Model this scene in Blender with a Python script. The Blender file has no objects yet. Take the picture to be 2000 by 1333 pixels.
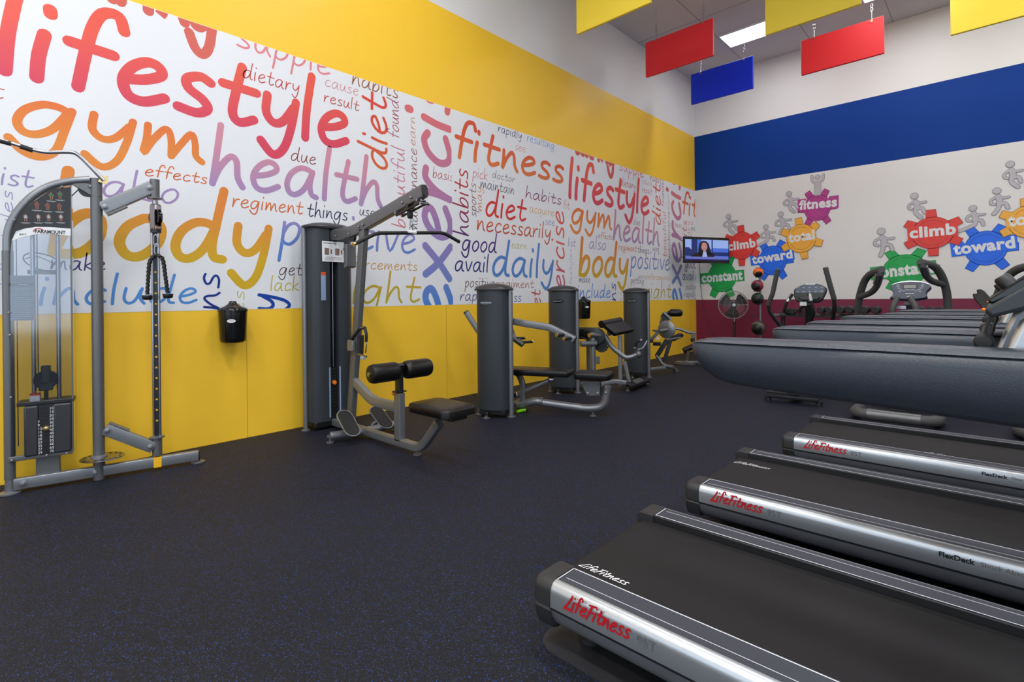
import bpy, bmesh, math, random
import numpy as np
from mathutils import Vector, Matrix
from mathutils.geometry import delaunay_2d_cdt
random.seed(7)
sc = bpy.context.scene
col = sc.collection

# ------------------------------------------------------------------ camera
F, PX, PY, YAW, ROLL, H = 1013.64, 1000.0, 581.54, 0.7514, 0.0105, 1.3
XW, YW, ZC = -5.195, 11.93, 6.35            # left wall, back wall, ceiling
Z1, Z2, Z3 = 1.214, 3.778, 5.049            # heights of the painted bands
_f = np.array([-math.sin(YAW), math.cos(YAW), 0]); _r0 = np.array([math.cos(YAW), math.sin(YAW), 0]); _u0 = np.array([0, 0, 1.0])
_r = _r0*math.cos(ROLL) - _u0*math.sin(ROLL); _w = _r0*math.sin(ROLL) + _u0*math.cos(ROLL)
cam = bpy.data.cameras.new('camera'); cam_o = bpy.data.objects.new('camera', cam); col.objects.link(cam_o)
cam.sensor_width = 36; cam.lens = F/2000*36; cam.shift_y = -(666.5-PY)/2000; cam.clip_start = 0.02
m = Matrix.Identity(4)
for i in range(3):
    m[i][0] = _r[i]; m[i][1] = _w[i]; m[i][2] = -_f[i]
m[2][3] = H
cam_o.matrix_world = m
sc.camera = cam_o

# ------------------------------------------------------------------ light and exposure
sc.view_settings.view_transform = 'Standard'; sc.view_settings.look = 'None'
sc.view_settings.gamma = 1; sc.view_settings.use_curve_mapping = False
sc.view_settings.exposure = 0.0
world = bpy.data.worlds.new('daylight'); sc.world = world; world.use_nodes = True
world.node_tree.nodes['Background'].inputs[0].default_value = (0.75, 0.86, 1, 1)
world.node_tree.nodes['Background'].inputs[1].default_value = 1.0
sc.cycles.use_denoising = True
sc.cycles.max_bounces = 8; sc.cycles.transparent_max_bounces = 12
sc.cycles.sample_clamp_indirect = 6

def area(name, loc, rot, sx, sy, power, colr=(1, 1, 1)):
    l = bpy.data.lights.new(name, 'AREA'); l.shape = 'RECTANGLE'; l.size = sx; l.size_y = sy; l.energy = power; l.color = colr
    o = bpy.data.objects.new(name, l); o.location = loc; o.rotation_euler = rot; col.objects.link(o); return o
# daylight through the shop-front window behind the camera
area('window_daylight', (-1.2, -5.25, 2.3), (math.radians(90), 0, math.radians(0)), 7.4, 3.4, 100, (0.70, 0.85, 1.0))
area('added_side_light', (6.85, -2.4, 2.3), (0, math.radians(90), 0), 3.4, 4.2, 110, (0.70, 0.85, 1.0))  # unseen side light, added so the clear weight guard reflects something bright
TROFFERS = [(-3.31+2.27*i, y) for i in range(4) for y in (10.45, 9.0, 3.3, -0.3, -3.6) if (i, y) != (0, 9.0)]
T_POWER = {10.45: 9, 9.0: 15, 3.3: 33, -0.3: 62, -3.6: 44}
for i, (x, y) in enumerate(TROFFERS):
    area('troffer_lamp', (x, y, ZC-0.06), (0, 0, 0), 1.1, 0.5, T_POWER[y], (0.97, 0.98, 1.0))

# ------------------------------------------------------------------ helpers
def ray(x, y): return _f + (x-PX)/F*_r + (PY-y)/F*_w
EYE = np.array([0, 0, H])
def on_x(x, y, X=XW): r = ray(x, y); return EYE + r*(X/r[0])
def on_y(x, y, Y=YW): r = ray(x, y); return EYE + r*(Y/r[1])
def on_z(x, y, Z=0.0): r = ray(x, y); return EYE + r*((Z-H)/r[2])
class Frame:
    """local machine axes: u along D, v = left of D, z up"""
    def __init__(s, ox, oy, deg):
        s.o = np.array([ox, oy, 0.0]); a = math.radians(deg); s.a = a
        s.D = np.array([math.cos(a), math.sin(a), 0]); s.N = np.array([-math.sin(a), math.cos(a), 0])
    def loc(s, p):
        q = np.asarray(p)-s.o; return Vector((q@s.D, q@s.N, q[2]))
    def q(s, x, y, v=0.0):
        r = ray(x, y); t = ((s.o+v*s.N-EYE)@s.N)/(r@s.N); return s.loc(EYE+t*r)
    def qz(s, x, y, z): return s.loc(on_z(x, y, z))
    def qu(s, x, y, u):
        r = ray(x, y); t = ((s.o+u*s.D-EYE)@s.D)/(r@s.D); return s.loc(EYE+t*r)

def lin(c):
    c = c/255.0; return c/12.92 if c <= 0.04045 else ((c+0.055)/1.055)**2.4
def rgb(r, g, b): return (lin(r), lin(g), lin(b), 1)
def mat(name, c, rough=0.5, metal=0.0, spec=0.5, emit=None, es=0, bump=0, bscale=200, noise=0, nscale=8, coat=0):
    m = bpy.data.materials.new(name); m.use_nodes = True; nt = m.node_tree; b = nt.nodes['Principled BSDF']
    b.inputs['Base Color'].default_value = c; b.inputs['Roughness'].default_value = rough
    b.inputs['Metallic'].default_value = metal; b.inputs['Specular IOR Level'].default_value = spec
    if coat: b.inputs['Coat Weight'].default_value = coat; b.inputs['Coat Roughness'].default_value = 0.15
    if emit: b.inputs['Emission Color'].default_value = emit; b.inputs['Emission Strength'].default_value = es
    if bump or noise:
        tc = nt.nodes.new('ShaderNodeTexCoord')
    if bump:
        n = nt.nodes.new('ShaderNodeTexNoise'); n.inputs['Scale'].default_value = bscale
        bp = nt.nodes.new('ShaderNodeBump'); bp.inputs['Strength'].default_value = bump; bp.inputs['Distance'].default_value = 0.002
        nt.links.new(tc.outputs['Object'], n.inputs['Vector']); nt.links.new(n.outputs['Fac'], bp.inputs['Height']); nt.links.new(bp.outputs['Normal'], b.inputs['Normal'])
    if noise:
        n = nt.nodes.new('ShaderNodeTexNoise'); n.inputs['Scale'].default_value = nscale; n.inputs['Detail'].default_value = 5
        mp = nt.nodes.new('ShaderNodeMapRange'); mp.inputs['To Min'].default_value = 1-noise; mp.inputs['To Max'].default_value = 1+noise
        mx = nt.nodes.new('ShaderNodeMix'); mx.data_type = 'RGBA'; mx.blend_type = 'MULTIPLY'; mx.inputs['Factor'].default_value = 1
        mx.inputs[6].default_value = c
        nt.links.new(tc.outputs['Object'], n.inputs['Vector']); nt.links.new(n.outputs['Fac'], mp.inputs['Value'])
        nt.links.new(mp.outputs['Result'], mx.inputs[7]); nt.links.new(mx.outputs[2], b.inputs['Base Color'])
    return m

def tag(o, label=None, cat=None, group=None, kind=None):
    if label: o['label'] = label
    if cat: o['category'] = cat
    if group: o['group'] = group
    if kind: o['kind'] = kind
    return o
def thing(name, label, cat, loc=(0, 0, 0), rotz=0.0, group=None):
    o = bpy.data.objects.new(name, None); col.objects.link(o); o.empty_display_size = 0.1
    o.location = loc; o.rotation_euler = (0, 0, rotz); return tag(o, label, cat, group)
def copy_tree(o, parent=None):
    c = o.copy(); col.objects.link(c); c.parent = parent
    if parent is not None: c.matrix_parent_inverse = o.matrix_parent_inverse
    for ch in list(o.children): copy_tree(ch, c)
    return c

V = Vector
def smooth_path(pts, fillet, n=6):
    """round the corners of a polyline"""
    pts = [V(p) for p in pts]
    if len(pts) < 3 or fillet <= 0: return pts
    out = [pts[0]]
    for a, b, c in zip(pts, pts[1:], pts[2:]):
        d = min(fillet, (b-a).length*0.48, (c-b).length*0.48)
        p0 = b+(a-b).normalized()*d; p1 = b+(c-b).normalized()*d
        for i in range(n+1):
            t = i/n; out.append(p0*(1-t)**2+b*2*t*(1-t)+p1*t*t)
    out.append(pts[-1]); return out
def crom(pts, n=5, closed=False):
    P = [np.array(p, float) for p in pts]; out = []
    k = len(P)
    rng = range(k) if closed else range(k-1)
    for i in rng:
        if closed: a, b, c, d = P[i-1], P[i], P[(i+1) % k], P[(i+2) % k]
        else: a, b, c, d = P[max(i-1, 0)], P[i], P[i+1], P[min(i+2, k-1)]
        for j in range(n):
            t = j/n
            out.append(0.5*((2*b)+(c-a)*t+(2*a-5*b+4*c-d)*t*t+(3*b-a-3*c+d)*t**3))
    if not closed: out.append(P[-1])
    return out

class MB:
    def __init__(s): s.v = []; s.f = []; s.mi = []; s.cur = 0
    def add(s, vs, fs):
        k = len(s.v); s.v += [tuple(x) for x in vs]; s.f += [tuple(i+k for i in f) for f in fs]; s.mi += [s.cur]*len(fs); return s
    def slot(s, i): s.cur = i; return s
    def box(s, c, size, rot=None):
        sx, sy, sz = [x/2 for x in size]; c = V(c)
        vs = [V((x, y, z)) for x in (-sx, sx) for y in (-sy, sy) for z in (-sz, sz)]
        if rot is not None: vs = [rot @ v for v in vs]
        return s.add([c+v for v in vs], [(0, 1, 3, 2), (4, 6, 7, 5), (0, 4, 5, 1), (2, 3, 7, 6), (0, 2, 6, 4), (1, 5, 7, 3)])
    def sweep(s, prof, path, up=(0, 0, 1), closed=False, cap=True, scales=None, twist=0.0):
        path = [V(p) for p in path]; n = len(path); k = len(prof); vs = []
        tang = []
        for i in range(n):
            if closed: t = path[(i+1) % n]-path[i-1]
            else: t = path[min(i+1, n-1)]-path[max(i-1, 0)]
            tang.append(t.normalized())
        upv = V(up)
        if abs(upv.normalized().dot(tang[0])) > 0.97: upv = V((1, 0, 0)) if abs(tang[0].x) < 0.9 else V((0, 1, 0))
        x = tang[0].cross(upv).normalized(); acc = 0
        for i in range(n):
            x = (x-tang[i]*x.dot(tang[i])).normalized(); y = x.cross(tang[i]).normalized()
            sc_ = scales[i] if scales else 1.0
            if i and twist: acc += twist*(path[i]-path[i-1]).length
            ca, sa = math.cos(acc), math.sin(acc)
            for a, b in prof:
                a2, b2 = a*ca-b*sa, a*sa+b*ca
                vs.append(path[i]+(x*a2+y*b2)*sc_)
        fs = []
        for i in range(n if closed else n-1):
            for j in range(k):
                a = i*k+j; b = i*k+(j+1) % k; c = ((i+1) % n)*k+(j+1) % k; d = ((i+1) % n)*k+j
                fs.append((a, b, c, d))
        if cap and not closed:
            fs.append(tuple(range(k-1, -1, -1))); fs.append(tuple((n-1)*k+j for j in range(k)))
        return s.add(vs, fs)
    def tube(s, pts, r, fillet=0.05, seg=14, closed=False, up=(0, 0, 1), cap=True):
        return s.sweep([(r*math.cos(2*math.pi*i/seg), r*math.sin(2*math.pi*i/seg)) for i in range(seg)], smooth_path(pts, fillet) if not closed else pts, up, closed, cap)
    def rtube(s, pts, w, h, fillet=0.05, ch=0.25, up=(0, 0, 1)):
        a, b = w/2, h/2; c = min(a, b)*ch; prof = []
        for (cx, cy, a0) in ((a-c, b-c, 0), (-a+c, b-c, 90), (-a+c, -b+c, 180), (a-c, -b+c, 270)):
            for i in range(4):
                t = math.radians(a0+i*30); prof.append((cx+c*math.cos(t), cy+c*math.sin(t)))
        return s.sweep(prof, smooth_path(pts, fillet), up)
    def cyl(s, p0, p1, r0, r1=None, seg=20):
        p0, p1 = V(p0), V(p1); r1 = r0 if r1 is None else r1
        return s.sweep([(r0*math.cos(2*math.pi*i/seg), r0*math.sin(2*math.pi*i/seg)) for i in range(seg)], [p0, p1], scales=[1, r1/r0])
    def lathe(s, prof, o=(0, 0, 0), axis=(0, 0, 1), seg=28):
        """prof = (radius, height) along axis"""
        ax = V(axis).normalized(); t = V((1, 0, 0)) if abs(ax.x) < 0.9 else V((0, 1, 0))
        x = ax.cross(t).normalized(); y = ax.cross(x); o = V(o); vs = []; fs = []
        for r, h in prof:
            for i in range(seg):
                a = 2*math.pi*i/seg; vs.append(o+ax*h+(x*math.cos(a)+y*math.sin(a))*r)
        for j in range(len(prof)-1):
            for i in range(seg):
                fs.append((j*seg+i, j*seg+(i+1) % seg, (j+1)*seg+(i+1) % seg, (j+1)*seg+i))
        if prof[0][0] > 1e-6: fs.append(tuple(range(seg-1, -1, -1)))
        if prof[-1][0] > 1e-6: fs.append(tuple((len(prof)-1)*seg+i for i in range(seg)))
        return s.add(vs, fs)
    def sphere(s, c, r, seg=20, rings=12, sq=(1, 1, 1)):
        pr = [(max(1e-7, math.sin(math.pi*i/rings)), -math.cos(math.pi*i/rings)) for i in range(rings+1)]
        k = len(s.v); s.lathe(pr, (0, 0, 0), (0, 0, 1), seg)
        s.v[k:] = [(c[0]+x*r*sq[0], c[1]+y*r*sq[1], c[2]+z*r*sq[2]) for x, y, z in s.v[k:]]
        return s
    def prism(s, poly, o, ax, ay, th):
        """polygon (a,b) in the plane o + a*ax + b*ay, extruded by vector th"""
        o, ax, ay, th = V(o), V(ax), V(ay), V(th); n = len(poly)
        A = [o+ax*a+ay*b for a, b in poly]; B = [p+th for p in A]
        fs = [tuple(range(n-1, -1, -1)), tuple(range(n, 2*n))]+[(i, (i+1) % n, n+(i+1) % n, n+i) for i in range(n)]
        return s.add(A+B, fs)
    def flat(s, poly, o, ax, ay):
        o, ax, ay = V(o), V(ax), V(ay); return s.add([o+ax*a+ay*b for a, b in poly], [tuple(range(len(poly)))])
    def rings(s, rings, cap=True):
        n = len(rings); k = len(rings[0]); vs = [p for r in rings for p in r]; fs = []
        for i in range(n-1):
            for j in range(k): fs.append((i*k+j, i*k+(j+1) % k, (i+1)*k+(j+1) % k, (i+1)*k+j))
        if cap: fs.append(tuple(range(k-1, -1, -1))); fs.append(tuple((n-1)*k+j for j in range(k)))
        return s.add(vs, fs)
    def hexa(s, top, th):
        """slab below four top corners"""
        top = [V(p) for p in top]; n = (top[1]-top[0]).cross(top[3]-top[0]).normalized()
        if n.z < 0: n = -n
        bot = [p-n*th for p in top]
        return s.add(top+bot, [(0, 1, 2, 3), (7, 6, 5, 4), (0, 4, 5, 1), (1, 5, 6, 2), (2, 6, 7, 3), (3, 7, 4, 0)])
    def build(s, name, mats, parent=None, bevel=0, seg=3, smooth=40, recalc=True, label=None):
        me = bpy.data.meshes.new(name); me.from_pydata([tuple(map(float, v)) for v in s.v], [], s.f)
        if not isinstance(mats, (list, tuple)): mats = [mats]
        for m_ in mats: me.materials.append(m_)
        me.polygons.foreach_set('material_index', s.mi)
        if recalc:
            bm = bmesh.new(); bm.from_mesh(me); bmesh.ops.recalc_face_normals(bm, faces=bm.faces); bm.to_mesh(me); bm.free()
        if smooth:
            me.polygons.foreach_set('use_smooth', [True]*len(me.polygons)); me.set_sharp_from_angle(angle=math.radians(smooth))
        me.update()
        o = bpy.data.objects.new(name, me); col.objects.link(o)
        if parent is not None: o.parent = parent
        if bevel:
            b = o.modifiers.new('bevel', 'BEVEL'); b.width = bevel; b.segments = seg; b.limit_method = 'ANGLE'; b.angle_limit = math.radians(30)
        if label: o['label'] = label
        return o

def rrect(a, b, r, n=5):
    out = []
    for cx, cy, a0 in ((a-r, b-r, 0), (-a+r, b-r, 90), (-a+r, -b+r, 180), (a-r, -b+r, 270)):
        for i in range(n+1):
            t = math.radians(a0+90*i/n); out.append((cx+r*math.cos(t), cy+r*math.sin(t)))
    return out

# ---- plain lettering with the built-in face
def text_mesh(body, name, m_, parent, o, ax, ay, height=None, width=None, bold=0.0, align='LEFT', shear=0, spacing=1.0, label=None, line=1.0):
    cu = bpy.data.curves.new(name, 'FONT'); cu.body = body; cu.offset = bold; cu.align_x = align; cu.shear = shear; cu.space_character = spacing
    cu.space_line = line; cu.resolution_u = 3
    tmp = bpy.data.objects.new(name, cu); col.objects.link(tmp)
    dg = bpy.context.evaluated_depsgraph_get(); me = bpy.data.meshes.new_from_object(tmp.evaluated_get(dg))
    bpy.data.objects.remove(tmp); bpy.data.curves.remove(cu)
    c = np.zeros(len(me.vertices)*3); me.vertices.foreach_get('co', c); c = c.reshape(-1, 3)
    x0, x1 = c[:, 0].min(), c[:, 0].max(); y0, y1 = c[:, 1].min(), c[:, 1].max()
    sy = (height/(y1-y0)) if height else None; sx = (width/(x1-x0)) if width else None
    sx = sx or sy; sy = sy or sx
    o, ax, ay = np.array(o, float), np.array(ax, float), np.array(ay, float)
    if align == 'LEFT': px = c[:, 0]-x0
    else: px = c[:, 0]-(x0+x1)/2
    py = c[:, 1]-y0
    out = o+np.outer(px*sx, ax)+np.outer(py*sy, ay)
    me.vertices.foreach_set('co', out.ravel()); me.materials.clear(); me.materials.append(m_); me.name = name; me.update()
    ob = bpy.data.objects.new(name, me); col.objects.link(ob)
    if parent is not None: ob.parent = parent
    if label: ob['label'] = label
    return ob

# ---- hand-drawn round lettering: every glyph is a set of strokes (x-height = 1)
BOWL = [(.8, .88), (.62, 1.0), (.38, .98), (.14, .72), (.05, .35), (.14, .06), (.34, .02), (.58, .28), (.78, .84)]
G = {
 'a': ([BOWL, [(.8, .92), (.74, .45), (.8, .1), (.96, .0)]], 1.04),
 'b': ([[(.16, 1.8), (.1, 1.0), (.05, .03)], [(.06, .12), (.22, .68), (.46, .98), (.68, .86), (.68, .42), (.46, .06), (.2, .0), (.05, .06)]], .86),
 'c': ([[(.68, .86), (.5, 1.0), (.24, .86), (.07, .46), (.14, .1), (.36, .0), (.7, .16)]], .8),
 'd': ([BOWL, [(.92, 1.8), (.8, .95), (.75, .4), (.8, .08), (.98, .02)]], 1.06),
 'e': ([[(.1, .46), (.42, .56), (.68, .76), (.62, .96), (.42, 1.0), (.18, .78), (.06, .42), (.16, .08), (.42, .0), (.76, .2)]], .86),
 'f': ([[(.84, 1.5), (.74, 1.78), (.5, 1.74), (.36, 1.4), (.28, .8), (.22, .0)], [(.04, 1.0), (.7, .94)]], .72),
 'g': ([BOWL, [(.84, .95), (.76, .3), (.66, -.4), (.44, -.66), (.18, -.55), (-.04, -.2)]], 1.0),
 'h': ([[(.16, 1.8), (.1, .9), (.05, .0)], [(.05, .04), (.2, .56), (.44, .96), (.6, .84), (.66, .3), (.8, .0)]], .9),
 'i': ([[(.12, 1.0), (.07, .5), (.07, .0)], [(.18, 1.42), (.17, 1.5)]], .32),
 'k': ([[(.14, 1.8), (.08, .9), (.05, .0)], [(.66, 1.0), (.36, .72), (.1, .48), (.36, .26), (.74, .0)]], .8),
 'l': ([[(.16, 1.8), (.08, .9), (.08, .0)]], .32),
 'm': ([[(.08, 1.0), (.08, .5), (.05, .02), (.2, .5), (.42, .98), (.54, .7), (.58, .04)], [(.58, .04), (.74, .5), (.94, .97), (1.04, .65), (1.08, .2), (1.22, .0)]], 1.3),
 'n': ([[(.08, 1.0), (.08, .5), (.05, .02), (.22, .56), (.46, .98), (.6, .8), (.66, .3), (.8, .0)]], .9),
 'o': ([[(.42, .98), (.16, .74), (.05, .36), (.18, .04), (.42, .02), (.68, .34), (.74, .72), (.6, .96), (.42, .98)]], .86),
 'p': ([[(.12, 1.0), (.08, .2), (.0, -.75)], [(.1, .5), (.26, .86), (.5, 1.0), (.7, .8), (.64, .36), (.4, .04), (.2, .04), (.07, .2)]], .86),
 'q': ([BOWL, [(.84, .95), (.76, .2), (.76, -.75)]], 1.0),
 'r': ([[(.1, 1.0), (.1, .5), (.05, .0)], [(.06, .1), (.2, .62), (.42, .96), (.64, .94)]], .7),
 's': ([[(.62, .9), (.42, 1.0), (.18, .86), (.22, .62), (.5, .4), (.6, .18), (.4, .02), (.05, .08)]], .74),
 't': ([[(.4, 1.5), (.3, .85), (.26, .25), (.42, .02), (.72, .18)], [(.02, 1.0), (.74, .96)]], .78),
 'u': ([[(.1, 1.0), (.06, .35), (.22, .03), (.46, .2), (.66, .9)], [(.7, 1.0), (.64, .4), (.82, .0)]], .9),
 'v': ([[(.04, 1.0), (.3, .02), (.7, 1.0)]], .76),
 'x': ([[(.06, 1.0), (.36, .5), (.8, .0)], [(.72, 1.0), (.36, .46), (.02, .06)]], .84),
 'y': ([[(.1, 1.0), (.1, .5), (.28, .24), (.5, .34), (.72, .8)], [(.78, 1.0), (.7, .2), (.56, -.45), (.32, -.7), (.02, -.35)]], .88),
 'L': ([[(.55, 1.6), (.2, .7), (-.12, .02), (.2, .06), (.62, .02)]], .7),
 'F': ([[(.4, 1.5), (.2, .7), (.05, -.1)], [(.05, 1.5), (.5, 1.55), (1.0, 1.6)], [(.15, .8), (.7, .88)]], .8),
 ' ': ([], .4)}
def word_shapes(text, slant=0.06, track=0.1):
    """strokes of a word in x-height units, total width"""
    x = 0; out = []
    for ch in text:
        st, adv = G[ch]
        for s in st: out.append([(p[0]+x+slant*p[1], p[1] if p[1] <= 1 else 1+(p[1]-1)*1.18) for p in s])
        x += adv+track
    xs = [p[0] for s in out for p in s]
    x0, x1 = min(xs), max(xs)
    return [[(p[0]-x0, p[1]) for p in s] for s in out], x1-x0
def ribbon(pts, w, n=5, cap=6, squash=1.0):
    P = [np.array(p, float) for p in (crom(pts, n) if len(pts) > 2 else pts)]
    vs, fs = [], []; k = len(P)
    for i in range(k):
        t = P[min(i+1, k-1)]-P[max(i-1, 0)]; t /= (np.linalg.norm(t)+1e-9); nn = np.array([-t[1], t[0]])
        vs += [P[i]+nn*w/2, P[i]-nn*w/2]
    for i in range(k-1): fs.append((2*i, 2*i+1, 2*i+3, 2*i+2))
    for end in (0, k-1):
        t = (P[1]-P[0]) if end == 0 else (P[-2]-P[-1]); a0 = math.atan2(-t[1], -t[0])
        c = len(vs); vs.append(P[end])
        for j in range(cap+1):
            a = a0-math.pi/2+math.pi*j/cap; vs.append(P[end]+w/2*np.array([math.cos(a), math.sin(a)]))
        for j in range(cap): fs.append((c, c+1+j, c+2+j))
    return vs, fs
def union2d(pts, faces):
    """merge overlapping flat faces into one clean layer"""
    out = []
    for f in faces:          # counter-clockwise faces only
        a = sum(pts[f[i]][0]*pts[f[(i+1) % len(f)]][1]-pts[f[(i+1) % len(f)]][0]*pts[f[i]][1] for i in range(len(f)))
        if abs(a) < 1e-12: continue
        out.append(f if a > 0 else tuple(reversed(f)))
    v, e, f, ov, oe, of = delaunay_2d_cdt([Vector(p) for p in pts], [], out, 1, 1e-6)
    P = np.array([tuple(p) for p in v]); Q = np.array([tuple(p) for p in pts])
    tri = np.array([(x[0], x[i], x[i+1]) for x in out for i in range(1, len(x)-1)]); A, B, C = Q[tri[:, 0]], Q[tri[:, 1]], Q[tri[:, 2]]
    cr = lambda a, b, c: (b[:, 0]-a[:, 0])*(c[1]-a[:, 1])-(b[:, 1]-a[:, 1])*(c[0]-a[:, 0])
    keep = []
    for x in f:
        c = P[list(x)].mean(axis=0); k = ((cr(A, B, c) >= -1e-9) & (cr(B, C, c) >= -1e-9) & (cr(C, A, c) >= -1e-9)) | ((cr(A, B, c) <= 1e-9) & (cr(B, C, c) <= 1e-9) & (cr(C, A, c) <= 1e-9))
        if k.any(): keep.append(tuple(x))
    return [tuple(p) for p in P], keep
def stroke_word(text, name, m_, parent, o, ax, ay, width, xh, w=0.17, c_top=None, c_bot=None, clip=None, slant=0.06, n=5, label=None, nrm=None):
    """lettering lying in the plane o + a*ax + b*ay (metres)"""
    S, tw = word_shapes(text, slant); W = w*xh
    sx = (width-W)/tw
    o, ax, ay = np.array(o, float), np.array(ax, float), np.array(ay, float)
    nn = np.cross(ax, ay); P2, F2 = [], []
    for s in S:
        vs, fs = ribbon([(p[0]*sx+W/2, p[1]*xh) for p in s], W, n)
        b = len(P2); P2 += [tuple(p) for p in vs]; F2 += [tuple(i+b for i in f) for f in fs]
    P2, F2 = union2d(P2, F2)
    bm = bmesh.new(); bv = [bm.verts.new(tuple(o+ax*p[0]+ay*p[1])) for p in P2]
    for f in F2:
        try: bm.faces.new([bv[i] for i in f])
        except ValueError: pass
    bm.normal_update()
    for f in bm.faces:
        if f.normal.dot(V(nn)) < 0: f.normal_flip()
    if clip:
        for co, no in clip:
            bmesh.ops.bisect_plane(bm, geom=bm.verts[:]+bm.edges[:]+bm.faces[:], plane_co=co, plane_no=no, clear_outer=True)
    if not bm.faces: bm.free(); return None
    me = bpy.data.meshes.new(name); bm.to_mesh(me); bm.free(); me.materials.append(m_)
    if c_top is not None:
        at = me.color_attributes.new('ink', 'FLOAT_COLOR', 'POINT')
        hi, lo = (1.4, -0.1)
        for i, v in enumerate(me.vertices):
            b = float((np.array(v.co)-o)@ay)/xh if clip_axis_up(ay) else float((np.array(v.co)-o)@ax)/width*2.0-0.1
            t = min(1, max(0, (b-lo)/(hi-lo)))
            at.data[i].color = [c_bot[j]*(1-t)+c_top[j]*t for j in range(3)]+[1]
    ob = bpy.data.objects.new(name, me); col.objects.link(ob)
    if parent is not None: ob.parent = parent
    if label: ob['label'] = label
    return ob
def clip_axis_up(ay): return abs(ay[2]) > 0.7

# ------------------------------------------------------------------ materials
M = dict(
 white_wall=mat('white_paint', rgb(226, 224, 222), .55, noise=.015, nscale=1.5),
 yellow=mat('yellow_paint', rgb(250, 200, 54), .42, spec=.35),
 blue=mat('blue_paint', rgb(0, 56, 140), .6, spec=.2),
 maroon=mat('maroon_paint', rgb(122, 24, 64), .5),
 white_vinyl=mat('white_vinyl', rgb(228, 229, 232), .4, spec=.35),
 ceiling=mat('ceiling_board', rgb(205, 203, 204), .8),
 silver=mat('silver_powder_coat', rgb(132, 134, 138), .34, .6),
 silver_dk=mat('pewter_powder_coat', rgb(108, 109, 110), .38, .5),
 alu=mat('satin_aluminium', rgb(184, 188, 192), .36, .85),
 chrome=mat('chrome', rgb(165, 165, 170), .26, 1.0),
 shroud=mat('charcoal_plastic', rgb(50, 54, 59), .40, spec=.4, bump=.2, bscale=500),
 shroud_dk=mat('dark_charcoal_plastic', rgb(48, 48, 52), .35),
 rail=mat('grey_textured_plastic', rgb(45, 50, 60), .36, spec=.6, bump=.3, bscale=420),
 cap=mat('cap_plastic', rgb(42, 42, 44), .45),
 strip=mat('foot_strip_grey', rgb(54, 57, 66), .5, bump=.2, bscale=700),
 belt=mat('belt_rubber', rgb(27, 26, 28), .62, spec=.3, bump=.3, bscale=500, noise=.15, nscale=6),
 black=mat('black_plastic', rgb(26, 26, 28), .38),
 black_gloss=mat('black_gloss', rgb(14, 14, 15), .12),
 rubber=mat('black_rubber', rgb(24, 24, 25), .65),
 vinyl=mat('black_vinyl', rgb(16, 14, 14), .36, spec=.4, bump=.25, bscale=300),
 foam=mat('grey_foam_grip', rgb(74, 74, 74), .6),
 white=mat('white_label', rgb(225, 226, 228), .5),
 line=mat('pale_line', rgb(215, 218, 225), .4),
 red_ink=mat('red_ink', rgb(182, 16, 28), .45),
 grey_ink=mat('grey_ink', rgb(96, 98, 100), .5),
 black_ink=mat('black_ink', rgb(20, 20, 22), .5),
 orange=mat('orange_knob', rgb(226, 120, 24), .4),
 yellow_label=mat('yellow_label', rgb(240, 180, 20), .5),
 brass=mat('brass', rgb(214, 190, 134), .25, 1.0),
 lime=mat('lime_rubber', rgb(140, 230, 30), .5),
 label_blue=mat('pale_blue_label', rgb(140, 160, 190), .5),
 label_orange=mat('orange_label', rgb(220, 80, 30), .5),
)
def ink_mat():
    m = bpy.data.materials.new('printed_ink'); m.use_nodes = True; nt = m.node_tree; b = nt.nodes['Principled BSDF']
    a = nt.nodes.new('ShaderNodeAttribute'); a.attribute_name = 'ink'; nt.links.new(a.outputs['Color'], b.inputs['Base Color'])
    b.inputs['Roughness'].default_value = .42; b.inputs['Specular IOR Level'].default_value = .35; return m
M['ink'] = ink_mat()
def floor_mat():
    m = bpy.data.materials.new('speckled_rubber'); m.use_nodes = True; nt = m.node_tree; b = nt.nodes['Principled BSDF']
    tc = nt.nodes.new('ShaderNodeTexCoord'); vo = nt.nodes.new('ShaderNodeTexVoronoi'); vo.inputs['Scale'].default_value = 330
    nt.links.new(tc.outputs['Object'], vo.inputs['Vector'])
    sp = nt.nodes.new('ShaderNodeSeparateColor'); nt.links.new(vo.outputs['Color'], sp.inputs['Color'])
    r1 = nt.nodes.new('ShaderNodeValToRGB'); r1.color_ramp.interpolation = 'CONSTANT'
    e = r1.color_ramp.elements; e[0].position = 0; e[0].color = rgb(22, 23, 27); e[1].position = .955; e[1].color = rgb(38, 64, 134)
    x = e.new(.5); x.color = rgb(27, 27, 31); x = e.new(.86); x.color = rgb(43, 45, 53); x = e.new(.925); x.color = rgb(32, 42, 74)
    nt.links.new(sp.outputs[0], r1.inputs['Fac'])
    n = nt.nodes.new('ShaderNodeTexNoise'); n.inputs['Scale'].default_value = 1.1; n.inputs['Detail'].default_value = 6
    nt.links.new(tc.outputs['Object'], n.inputs['Vector'])
    mp = nt.nodes.new('ShaderNodeMapRange'); mp.inputs['To Min'].default_value = .82; mp.inputs['To Max'].default_value = 1.18; nt.links.new(n.outputs['Fac'], mp.inputs['Value'])
    mx = nt.nodes.new('ShaderNodeMix'); mx.data_type = 'RGBA'; mx.blend_type = 'MULTIPLY'; mx.inputs['Factor'].default_value = 1
    nt.links.new(r1.outputs['Color'], mx.inputs[6]); nt.links.new(mp.outputs['Result'], mx.inputs[7]); nt.links.new(mx.outputs[2], b.inputs['Base Color'])
    bp = nt.nodes.new('ShaderNodeBump'); bp.inputs['Strength'].default_value = .25; bp.inputs['Distance'].default_value = .002
    nt.links.new(vo.outputs['Distance'], bp.inputs['Height']); nt.links.new(bp.outputs['Normal'], b.inputs['Normal'])
    b.inputs['Roughness'].default_value = .62; b.inputs['Specular IOR Level'].default_value = .22; return m
M['floor'] = floor_mat()
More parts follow.
